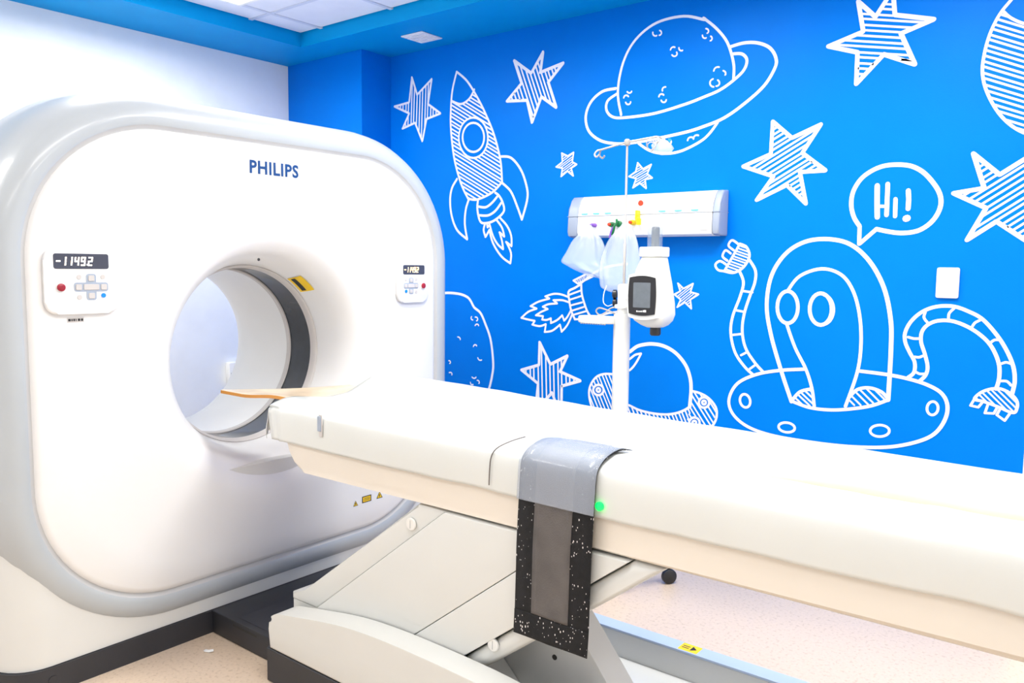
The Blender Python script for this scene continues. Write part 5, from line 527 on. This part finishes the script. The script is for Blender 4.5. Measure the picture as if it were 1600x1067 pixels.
# gray leg plate and floor rails
prism('leg_plate',[(-1.72,.02),(-1.30,.55),(-1.19,.42),(-.86,.02)],'Y',1.80,1.90,M['grey'],T,.0015,1,label='grey slanted steel leg plate')
prism('leg_step',[(-1.60,.121),(-1.60,.26),(-1.45,.26),(-1.30,.121)],'Y',1.72,1.799,M['grey'],T,.0015,1)
lathe('bolt_hole',[(.008,0),(.008,.0015)],(0,-1,0),(-1.265,1.80,.318),M['ink'],T,12)
box('floor_plate',-1.615,.3,1.905,2.44,.001,.02,M['grey'],T,.002,1)
box('floor_rail',-1.615,.3,2.441,2.50,.001,.112,M['grey'],T,.002,1,label='long grey floor rail beneath the table')
box('rail_lip',-1.615,.3,2.438,2.503,.1125,.121,M['bluegrey'],T,.001,1)
yl=raw('warning_label',[(-1.205,2.444,.1214),(-1.135,2.444,.1214),(-1.135,2.498,.1214),(-1.205,2.498,.1214)],[(0,1,2,3)],M['yellow'],T,label='yellow hazard sticker on the floor rail')
V=[(-1.165,2.453,.1217),(-1.145,2.470,.1217),(-1.165,2.488,.1217),(-1.198,2.462,.1217),(-1.172,2.462,.1217),(-1.172,2.467,.1217),(-1.198,2.467,.1217),(-1.198,2.475,.1217),(-1.172,2.475,.1217),(-1.172,2.480,.1217),(-1.198,2.480,.1217)]
raw('label_symbol',V,[(0,1,2),(3,4,5,6),(7,8,9,10)],M['ink'],yl)
# under-floor link trunk between scanner and table (part of the table base)
tk=box('cable_trunk',XG-.004,-2.294,1.635,2.28,.001,.09,M['charcoal'],T,.004,2,label='low charcoal duct linking scanner and table')
box('trunk_lid',-2.62,-2.30,1.66,2.10,.0903,.0925,M['charcoal'],tk,.001,1)
box('trunk_slot',-2.62,-2.47,1.6342,1.6349,.068,.076,M['ink'],tk)
# cradle: shallow concave board sliding into the bore
def crz(y):    # cradle cross-section
    u=(y-1.95)/.215
    return .915+.03*u*u
V=[];F=[];nx,ny=60,16
X0c,X1c=-2.87,.36
for i in range(nx+1):
    x=X0c+(X1c-X0c)*(i/nx)**1.6
    hw=.215
    rise=max(0,min(1,(x+2.72)/.24)); rise=rise*rise*(3-2*rise)
    for j in range(ny+1):
        u=-1+2*j/ny; y=1.95+hw*u
        t_=(u+1)/2; off=max(0,.30*t_**1.3+.04*max(0,1-t_/.08)**2)*max(0,1-i/30); XX=x+off
        V.append((XX,y,.916+.010*u*u+rise*(.018*u*u+((.010+.034*max(0,min(1,(-1.95-x)/.4)))*max(0,u)**2))))
n0=len(V)
V+=[(x,y,z-.012) for x,y,z in V]
q=ny+1
for i in range(nx):
    for j in range(ny):
        a=i*q+j; F.append((a,a+q,a+q+1,a+1)); a+=n0; F.append((a,a+1,a+q+1,a+q))
for i in range(nx):
    a=i*q; F.append((a,a+n0,a+q+n0,a+q)); a=i*q+ny; F.append((a,a+q,a+q+n0,a+n0))
for j in range(ny):
    a=j; F.append((a,a+1,a+1+n0,a+n0)); a=nx*q+j; F.append((a,a+n0,a+1+n0,a+1))
cr_=raw('cradle',V,F,M['wood'],T,False,label='pale amber concave cradle board whose tip reaches into the bore')
cr_.data.materials.append(M['amber'])
for p in cr_.data.polygons: p.material_index = 0 if p.normal.z>.6 and min(p.vertices)<n0 else 1
cr_.data.polygons.foreach_set('use_smooth',[m_.material_index==0 for m_ in cr_.data.polygons])
# plastic sheet over the cradle and sides
def sheet_z(x,u):
    pass
def sheet_profile(x):
    """cross-section of the sheet, from near hem over the top to far hem"""
    k=max(0,min(1,(x+2.36)/.5)); k=k*k*(3-2*k)
    pts=[(1.640,.812),(1.637,.86),(1.638,.905),(1.645,.926),(1.668,.940),(1.70,.948),(1.735,.951),(1.80,.943),(1.88,.936),(1.95,.936),(2.02,.942),(2.10,.960),(2.16,.968),(2.20,.966),(2.235,.948),(2.258,.92),(2.262,.87),(2.262,.80)]
    return pts
base=spline([(p[0],p[1],0) for p in sheet_profile(0)],4)
V=[];F=[];xs=[-2.395+i*.0225 for i in range(0,124)]
q=len(base)
for i,x in enumerate(xs):
    for j,b in enumerate(base):
        y,z=b.x,b.y; s=j/(q-1)
        nz=noise.noise(Vector((x*2.2,y*9,1.3)))*.004+noise.noise(Vector((x*7,y*22,4.1)))*.0022
        X=x
        if j<12:      # near side drop with uneven hem
            t=1-j/12
            z+= t*(.012*noise.noise(Vector((x*1.6,0,7)))+.006*noise.noise(Vector((x*6,2,7))))
            y+= -abs(nz)*1.1*t
        else: z+=nz
        if y>2.0 and x<-1.2: t2=min(1,(-1.2-x)/1.0); z+=.021*t2*t2*(3-2*t2)*min(1,(y-2.0)/.14)
        if y>2.0 and x>-1.6: z-= .019*min(1,(y-2.0)/.12)*min(1,(x+1.6)/1.4)
        if x>-1.0 and 10<j<30: z+= (.007*noise.noise(Vector((x*6,y*34,9)))+.003*noise.noise(Vector((x*15,y*60,3))))*min(1,(x+1)*1.5)
        if i<7:       # sheet rolls over the front end of the table
            k=(7-i)/7
            if j>=10 and j<q-10: z-= .004*k
            if j<10: X+= .02*k*(1-j/10)
        if x<-2.33 and (j<14 or j>q-12): y = y if j>14 else y+.010
        V.append((X,y,z))
for i in range(len(xs)-1):
    for j in range(q-1): a=i*q+j; F.append((a,a+q,a+q+1,a+1))
# front flap hanging over the end
n1=len(V); rows=5
for r in range(1,rows+1):
    for j in range(8,q-8):
        x,y,z=V[j]; t=r/rows
        V.append((x-.022*math.sin(t*PI*.6)+.012*noise.noise(Vector((0,y*14,t*2))), y+(1.95-y)*.02*t, z-(.012+.085*t)*1.0 if r else z))
w=q-16
for r in range(rows):
    for j in range(w-1):
        a=(j+8) if r==0 else n1+(r-1)*w+j; b=a+1
        c=n1+r*w+j; d=c+1
        F.append((a,b,d,c))
# keep the cradle tip free: the flap is split where the cradle passes
def keep(f):
    return not all(v>=n1 or v<q for v in f) or not all(1.715<V[v][1]<2.185 for v in f)
F=[f for f in F if keep(f) or min(f)<q and max(f)<n1]
sh=raw('plastic_cover',V,F,M['sheet'],T,True,label='thin white plastic sheet draped over the cradle')
sm=sh.modifiers.new('thick','SOLIDIFY'); sm.thickness=.0012
tube('cover_seam',spline([(-1.318,1.72,.958),(-1.335,1.68,.950),(-1.355,1.645,.934),(-1.366,1.633,.91),(-1.370,1.631,.87),(-1.372,1.632,.832)],5),.0016,M['cord'],T,6)
box('side_clip',-2.095,-2.078,1.6315,1.6345,.862,.935,M['ring'],T,.001,1)
prism('side_clip',rrect(-2.10,-2.082,.88,.93,.003,2),'Y',1.629,1.633,M['keypad'],T,.001,1)
lathe('status_light',[(.011,0),(.011,.006),(.007,.009)],(0,-1,0),(-1.022,1.636,.842),M['green'],T,16)

# mattress on the cradle near the foot
V=[];F=[]
pts=[(1.797,.906),(1.799,.935),(1.803,.946),(1.818,.955),(1.86,.960),(1.95,.958),(2.04,.962),(2.08,.957),(2.09,.94),(2.092,.906)]
xs2=[-1.0+i*.05 for i in range(27)]
for i,x in enumerate(xs2):
    k=min(1,(x+1.0)/.5); k=k*k*(3-2*k)
    for y,z in pts: V.append((x,y,.925+(z+.012-.925)*k+.003*noise.noise(Vector((x*5,y*8,2)))))
q2=len(pts)
for i in range(len(xs2)-1):
    for j in range(q2-1): a=i*q2+j; F.append((a,a+q2,a+q2+1,a+1))
F.append(tuple(range(q2))[::-1]); F.append(tuple(range((len(xs2)-1)*q2,len(xs2)*q2)))
md=thing('mattress_pad','thin cream pad lying along the table at the right edge of the picture','pad',(-.3,1.95,.94))
raw('pad',V,F,M['pad'],md,True)

# ================================================================ BLACK STRAP
SP=thing('restraint_strap','black lint-flecked strap panel with grey centre hanging over the near table edge','strap',(-1.15,1.63,.95))
def strap_path():
    return spline([(1.87,.958),(1.80,.966),(1.74,.972),(1.69,.967),(1.655,.958),(1.632,.938),(1.6255,.90),(1.624,.85),(1.623,.80),(1.622,.70),(1.624,.60),(1.625,.53),(1.623,.453)][0:0] or [(y,z,0) for y,z in[(1.80,.951),(1.74,.960),(1.69,.956),(1.655,.944),(1.634,.926),(1.627,.90),(1.625,.85),(1.624,.80),(1.622,.70),(1.624,.60),(1.625,.53),(1.623,.453)]],5)
PT=strap_path(); 
L=[0]
for a,b in zip(PT,PT[1:]): L.append(L[-1]+(b-a).length)
def strap_strip(name,u0,u1,s0,s1,lift,m,th=.002,parent=SP,nu=6,**k):
    """u across (0..1), s along in metres from the far end"""
    idx=[i for i in range(len(PT)) if s0<L[i]<s1]
    samp=[s0]+[L[i] for i in idx]+[s1]
    def at(s):
        for i in range(len(PT)-1):
            if s<=L[i+1]+1e-9: t=(s-L[i])/(L[i+1]-L[i]); p=PT[i].lerp(PT[i+1],t); d=(PT[i+1]-PT[i]).normalized(); return p,d
        return PT[-1],(PT[-1]-PT[-2]).normalized()
    V=[];F=[]
    for s in samp:
        p,d=at(s); n=Vector((d.y,-d.x)) ; 
        if n.y<0 and abs(n.y)>abs(n.x) : n=-n
        if abs(n.x)>=abs(n.y) and n.x>0: n=-n
        for j in range(nu+1):
            u=u0+(u1-u0)*j/nu
            lean=-.014*max(0,(s-.21))/.45
            wob=.0035*noise.noise(Vector((u*3,s*6,0)))*min(1,max(0,(s-.38)*5))
            V.append((-1.262+.232*u+lean, p.x+n.x*lift+wob, p.y+n.y*lift))
    n0=len(V); qq=nu+1
    # thickness
    for s_i,s in enumerate(samp):
        p,d=at(s); n=Vector((d.y,-d.x))
        if n.y<0 and abs(n.y)>abs(n.x): n=-n
        if abs(n.x)>=abs(n.y) and n.x>0: n=-n
        for j in range(qq): v=V[s_i*qq+j]; V.append((v[0],v[1]-n.x*th,v[2]-n.y*th))
    for i in range(len(samp)-1):
        for j in range(nu): a=i*qq+j; F.append((a,a+1,a+qq+1,a+qq)); a+=n0; F.append((a,a+qq,a+qq+1,a+1))
        a=i*qq; F.append((a,a+qq,a+qq+n0,a+n0)); a=i*qq+nu; F.append((a,a+n0,a+qq+n0,a+qq))
    for j in range(nu):
        a=j; F.append((a,a+n0,a+1+n0,a+1)); a=(len(samp)-1)*qq+j; F.append((a,a+1,a+1+n0,a+n0))
    return raw(name,V,F,m,parent,True,**k)
tot=L[-1]
strap_strip('hook_panel',0,1,.0,tot,0,M['lint'],.0012,label='black hook-and-loop panel flecked with white lint')
strap_strip('centre_strip',.235,.735,.0,tot-.068,.0022,M['strap'],.0018,label='grey cloth centre strip')
strap_strip('hem_band',0.002,.998,tot-.066,tot-.0015,.0016,M['lint'],.0014)
strap_strip('clear_sleeve',-.01,1.01,.0,.285,.006,M['sleeve'],.0012,label='milky clear plastic sleeve round the upper part')

# ================================================================ MEDICAL RAIL
R=thing('medical_rail','long white medical gas rail with grey ends on the blue wall','wall unit',(-2.0,YW,1.68))
def rp(d0=0): return [(YW-.0006,1.572),(3.545+d0,1.572),(3.522+d0,1.58),(3.515+d0,1.60),(3.52+d0,1.68),(3.530+d0,1.72),(3.55+d0,1.765),(3.57+d0,1.782),(YW-.0006,1.785)]
prism('fascia',rp(),'X',-2.372,-1.628,M['white'],R,.002,1)
for a,b in((-2.436,-2.3735),(-1.6265,-1.592)):
    prism('end_cap',rp(),'X',a,b,M['railend'],R,.008,3,label='grey end cap')
box('seam_line',-2.437,-1.5912,3.5165,YW-.001,1.6795,1.6815,M['keypad'],R)
for x in(-2.33,-2.26,-2.19,-1.885,-1.80,-1.715):
    box('blue_mark',x-.018,x+.018,3.5165,3.5195,1.688,1.694,M['cyan'],R)
box('maker_mark',-1.685,-1.645,3.5135,3.5155,1.598,1.603,M['ring'],R)
def outlet(x,z,m1,m2,big=.013):
    o=lathe('gas_outlet',[(big,0),(big,.018),(big*.85,.02),(big*.85,.034)],(0,-1,0),(x,3.517,z),M[m1],R,18)
    lathe('outlet_core',[(big*.6,0),(big*.6,.012),(big*.4,.015)],(0,-1,0),(x,3.4825,z),M[m2],o,14)
outlet(-2.262,1.632,'purple','purple',.010); outlet(-2.155,1.632,'greenp','redp'); outlet(-2.035,1.640,'yellowp','redp')
lathe('indicator_ring',[(.011,0),(.014,.001),(.014,.004),(.011,.004)],(0,-1,0),(-2.01,3.533,1.735),M['redp'],R,18)
bm=bmesh.new(); bm_box(bm,-2.015,-2.003,3.485,3.519,1.655,1.698,.002,1)
bm_tube(bm,[(-2.009,3.49,1.66),(-1.99,3.47,1.648),(-1.975,3.46,1.64)],.009,10); bm_tube(bm,[(-1.978,3.46,1.655),(-1.978,3.46,1.625)],.012,10)
frombm('yellow_coupling',bm,M['yellowp'],R,True,label='bright yellow hose coupling')
# green and white spiral valve hung from the rail
bm=bmesh.new(); bm_tube(bm,[(-2.12,3.49,1.655),(-2.112,3.478,1.64),(-2.12,3.47,1.622),(-2.128,3.475,1.60),(-2.138,3.48,1.58)],.006,8)
frombm('short_hose',bm,M['greenp'],R,True); 
tube('short_hose',[(-2.128,3.47,1.618),(-2.14,3.472,1.596),(-2.15,3.476,1.566)],.005,M['purple'],R,8)
lathe('flow_knob',[(.012,0),(.016,.004),(.016,.018),(.010,.022)],(0,-1,0),(-2.115,3.515,1.635),M['greenp'],R,12)

# bags hanging from the outlets
def bag(name,label,tie,prof,seed,m):
    """prof: rows (z, cx, half width x, half depth y)"""
    rows=spline([(z,cx,hx) for z,cx,hx,hy in prof],4); dep=spline([(z,hy,0) for z,cx,hx,hy in prof],4)
    V=[];F=[];n=36
    for i,(a,b) in enumerate(zip(rows,dep)):
        z,cx,hx=a; hy=b.y; t=i/(len(rows)-1)
        for k in range(n):
            th=2*PI*k/n; pl=1+.16*math.sin(th*7+seed)*(1-t)+.10*noise.noise(Vector((math.cos(th)*2,math.sin(th)*2,t*4+seed)))
            V.append((cx+hx*math.cos(th)*pl, tie[1]+hy*math.sin(th)*pl, z+.006*noise.noise(Vector((th*1.5,t*6,seed)))))
    for i in range(len(rows)-1):
        for k in range(n): a=i*n+k;b=i*n+(k+1)%n; F.append((a,b,b+n,a+n))
    F.append(tuple(range(n))[::-1]); F.append(tuple(range((len(rows)-1)*n,len(rows)*n)))
    o=raw(name,V,F,m,None,True); tag(o,label,'bag','plastic bags on the medical rail'); return o
bag('plastic_bag','crumpled clear plastic bag flaring left below the rail','x' and (-2.262,3.462,1.63),
    [(1.632,-2.262,.008,.008),(1.60,-2.266,.035,.02),(1.56,-2.275,.075,.035),(1.50,-2.285,.105,.045),(1.445,-2.295,.128,.048),(1.42,-2.265,.115,.048),(1.395,-2.225,.08,.045),(1.372,-2.185,.045,.03),(1.36,-2.17,.02,.012)],1.2,M['bag'])
bag('plastic_bag','longer milky plastic bag partly behind the injector','x' and (-2.02,3.425,1.63),
    [(1.632,-2.035,.010,.010),(1.60,-2.035,.04,.02),(1.55,-2.04,.075,.035),(1.48,-2.05,.10,.042),(1.41,-2.055,.112,.042),(1.35,-2.055,.112,.04),(1.32,-2.06,.095,.032),(1.305,-2.07,.06,.02),(1.30,-2.08,.02,.01)],3.4,M['bag'])

# ================================================================ DRIP POLE WITH INJECTOR
px_,py_=-1.785,3.0
P=thing('injector_stand','white wheeled pole stand between the table and the blue wall','stand',(px_,py_,0))
lathe('column',[(.034,0),(.036,.01),(.036,1.10),(.034,1.115)],(0,0,1),(px_,py_,.11),M['pole'],P,28)
lathe('upper_column',[(.026,0),(.026,.115),(.022,.122),(.012,.124)],(0,0,1),(px_+.006,py_,1.2255),M['pole'],P,24)
lathe('drip_rod',[(.0062,0),(.0062,.17),(.0048,.172),(.0048,.59)],(0,0,1),(px_+.006,py_,1.35),M['steel'],P,12)
lathe('hub',[(.05,0),(.06,.01),(.06,.05),(.04,.07)],(0,0,1),(px_,py_,.07),M['pole'],P,24)
for ang in (55,130,200,272):
    a=math.radians(ang); R_=.26; c,s=math.cos(a),math.sin(a)
    tube('leg',[(px_+.05*c,py_+.05*s,.10),(px_+.15*c,py_+.15*s,.095),(px_+(R_)*c,py_+R_*s,.083)],[.016,.014,.013],M['pole'],P,10)
    w=lathe('caster',[(.030,0),(.034,.003),(.034,.022),(.030,.025)],(s,-c,0),(px_+R_*c-.0125*s,py_+R_*s+.0125*c,.0345),M['black'],P,20)
    tube('caster_fork',[(px_+R_*c,py_+R_*s,.070),(px_+R_*c,py_+R_*s,.082)],.011,M['black'],w,10)
# crossbar with hooks
hz=1.938; hx=px_+.006
lathe('crossbar_hub',[(.011,0),(.013,.004),(.013,.02),(.008,.026)],(0,0,1),(hx,py_,hz-.008),M['steel'],P,14)
A_=(-1.885,2.965,1.916);B_=(-1.66,3.035,1.960)
tube('crossbar',[A_,(hx,py_,hz+.006),B_],.0042,M['steel'],P,8)
for (ex,ey,ez),sg in((A_,-1),(B_,1)):
    for dy in(-.02,.02):
        tube('hook',spline([(ex,ey,ez),(ex+sg*.012,ey+dy*.6,ez-.004),(ex+sg*.02,ey+dy,ez-.02),(ex+sg*.008,ey+dy*1.2,ez-.032),(ex-sg*.004,ey+dy,ez-.022)],4),.0038,M['steel'],P,6)
# small clear drip chamber bundle hung at the right hook
D=thing('drip_bag','small crumpled clear drip bag with blue cap hooked at the pole top','drip bag',(-1.655,3.03,1.93))
V=[];F=[];n=18
prf=[(1.948,.004),(1.94,.022),(1.925,.032),(1.905,.034),(1.89,.024),(1.882,.006)]
for z,r in prf:
    for k in range(n):
        th=2*PI*k/n; V.append((-1.636+(1.94-z)*.2+r*1.35*math.cos(th)*(1+.15*math.sin(3*th+z*90)),3.03+.6*r*math.sin(th),z))
for i in range(len(prf)-1):
    for k in range(n): a=i*n+k;b=i*n+(k+1)%n; F.append((a,b,b+n,a+n))
F.append(tuple(range(n))[::-1]); F.append(tuple(range((len(prf)-1)*n,len(prf)*n)))
raw('bag_body',V,F,M['bag'],D,True)
lathe('blue_cap',[(.005,0),(.006,.002),(.006,.01)],(.3,-1,0),(-1.588,3.015,1.937),M['blue_dot'],D,12)
for rr,zz in((.022,1.925),(.018,1.915)):
    ring=[( -1.665+rr*math.cos(2*PI*k/20), 3.0+.004*math.sin(4*PI*k/20), zz+rr*math.sin(2*PI*k/20)) for k in range(21)]
    tube('coiled_line',ring,.0022,M['steel'],D,6)
# side clamp knob, shelf, cable
lathe('clamp_knob',[(.012,0),(.02,.003),(.02,.016),(.012,.02)],(-1,-.35,0),(px_-.022,py_-.008,1.305),M['black'],P,10)
lathe('clamp_knob',[(.012,0),(.019,.003),(.019,.014),(.012,.018)],(-1,-.35,0),(px_-.022,py_-.008,1.268),M['black'],P,10)
prism('clamp_collar',rrect(px_-.03,px_+.04,py_-.03,py_+.03,.02,5),'Z',1.245,1.262,M['pole'],P,.003,2)
lathe('pivot',[(.016,0),(.018,.01),(.018,.03),(.014,.034)],(1,-.1,0),(px_+.03,py_-.005,1.295),M['pole'],P,18)
sh_=prism('side_tray',rrect(-1.975,-1.80,2.93,3.02,.025,5),'Z',1.178,1.208,M['pole'],P,.007,3,label='small white tray arm')
bm=bmesh.new()
for k in range(11): bm_box(bm,-1.955+k*.012,-1.949+k*.012,2.935,2.94,1.1735,1.178)
frombm('tray_vents',bm,M['groove'],sh_)
tube('loop_cable',spline([(-1.80,2.97,1.222),(-1.83,2.96,1.235),(-1.87,2.955,1.245),(-1.89,2.958,1.232),(-1.875,2.96,1.215),(-1.85,2.96,1.222),(-1.82,2.965,1.245),(-1.80,2.98,1.25)],5),.0032,M['steel'],P,7)
tube('fluid_line',spline([(-1.99,3.2,1.335),(-1.985,3.17,1.30),(-1.955,3.12,1.262),(-1.91,3.08,1.248),(-1.86,3.03,1.255),(-1.815,3.01,1.27)],5),.0022,M['pole'],P,6)
# injector head
I0=thing('contrast_injector','white contrast injector head with dark screen and clear syringe, beside the pole','injector',(-1.66,2.98,1.14)); I=I0
rowsI=[(1.162,-1.680,-1.625,.035),(1.172,-1.705,-1.605,.05),(1.190,-1.730,-1.592,.062),(1.215,-1.744,-1.585,.068),(1.26,-1.746,-1.588,.068),(1.34,-1.742,-1.600,.064),(1.40,-1.730,-1.610,.056),(1.44,-1.714,-1.615,.048),(1.452,-1.710,-1.617,.045)]
def rsec(x0,x1,hy,n=5):
    r=min(.03,hy*.6,(x1-x0)*.35); return rrect(x0,x1,2.985-hy,2.985+hy,r,n)
V=[];F=[]
sm_=[(z,a,b,h) for z,a,b,h in rowsI]
for z,a,b,h in sm_: V+=[(p[0],p[1],z) for p in rsec(a,b,h)]
nn=len(rsec(0,1,.1))
for i in range(len(sm_)-1):
    for k in range(nn): a=i*nn+k;b=i*nn+(k+1)%nn; F.append((a,b,b+nn,a+nn))
F.append(tuple(range(nn))[::-1]); F.append(tuple(range((len(sm_)-1)*nn,len(sm_)*nn)))
raw('housing',V,F,M['pole'],I,True)
prism('collar',rrect(-1.716,-1.612,2.935,3.03,.02,5),'Z',1.4525,1.492,M['pole'],I,.005,3)
lathe('syringe_barrel',[(.031,0),(.031,.118),(.027,.126),(.010,.130)],(0,0,1),(-1.664,2.985,1.4925),M['tube'],I,28,label='clear syringe barrel')
lathe('plunger',[(.017,0),(.017,.078),(.012,.082)],(0,0,1),(-1.662,2.985,1.493),M['plunger'],I,20)
lathe('dial_knob',[(.020,0),(.023,.005),(.023,.028),(.018,.034)],(0,0,-1),(-1.651,2.985,1.1615),M['black'],I,14)
def bulge(a0,a1,b0,b1,e):   # screen outline with bowed sides
    o=[]; n=8
    for k in range(n): t=k/n; o.append((a0+(a1-a0)*t, b1+e*math.sin(PI*t)))
    for k in range(n): t=k/n; o.append((a1+e*.5*math.sin(PI*t), b1+(b0-b1)*t))
    for k in range(n): t=k/n; o.append((a1+(a0-a1)*t, b0-e*math.sin(PI*t)))
    for k in range(n): t=k/n; o.append((a0-e*.5*math.sin(PI*t), b0+(b1-b0)*t))
    return o
YS=2.917
prism('screen_surround',bulge(-1.738,-1.604,1.205,1.377,.010),'Y',YS-.012,YS+.03,M['pole'],I,.005,2)
sc=prism('screen_bezel',bulge(-1.731,-1.612,1.220,1.367,.008),'Y',YS-.0165,YS-.0125,M['black'],I,.001,1)
prism('screen_glass',rrect(-1.711,-1.632,1.245,1.347,.004,3),'Y',YS-.0175,YS-.0168,M['lcd'],sc)
V=[];F=[]
for k,(a,w,h) in enumerate(((0,.006,.006),(.008,.004,.005),(.014,.006,.005),(.022,.005,.006),(.030,.004,.008),(.035,.010,.009))):
    b=len(V); V+=[(-1.695+a,YS-.0169,1.227),(-1.695+a+w,YS-.0169,1.227),(-1.695+a+w,YS-.0169,1.227+h),(-1.695+a,YS-.0169,1.227+h)]; F.append((b,b+1,b+2,b+3))
raw('maker_mark',V,F,M['white'],sc)
I.location.x+=.036; I.location.z+=.012
# scrap of paper on the floor
V=[(-2.652,1.532,.002),(-2.640,1.527,.004),(-2.622,1.536,.003),(-2.612,1.548,.006),(-2.618,1.552,.010),(-2.634,1.543,.006),(-2.650,1.540,.004)]
V+=[(x,y,z-.0012) for x,y,z in V]
F=[tuple(range(7)),tuple(range(13,6,-1))]+[(i,i+7,(i+1)%7+7,(i+1)%7) for i in range(7)]
tag(raw('paper_scrap',V,F,M['white']),'tiny curled white scrap on the beige floor by the charcoal duct','scrap')
bpy.context.view_layer.update()
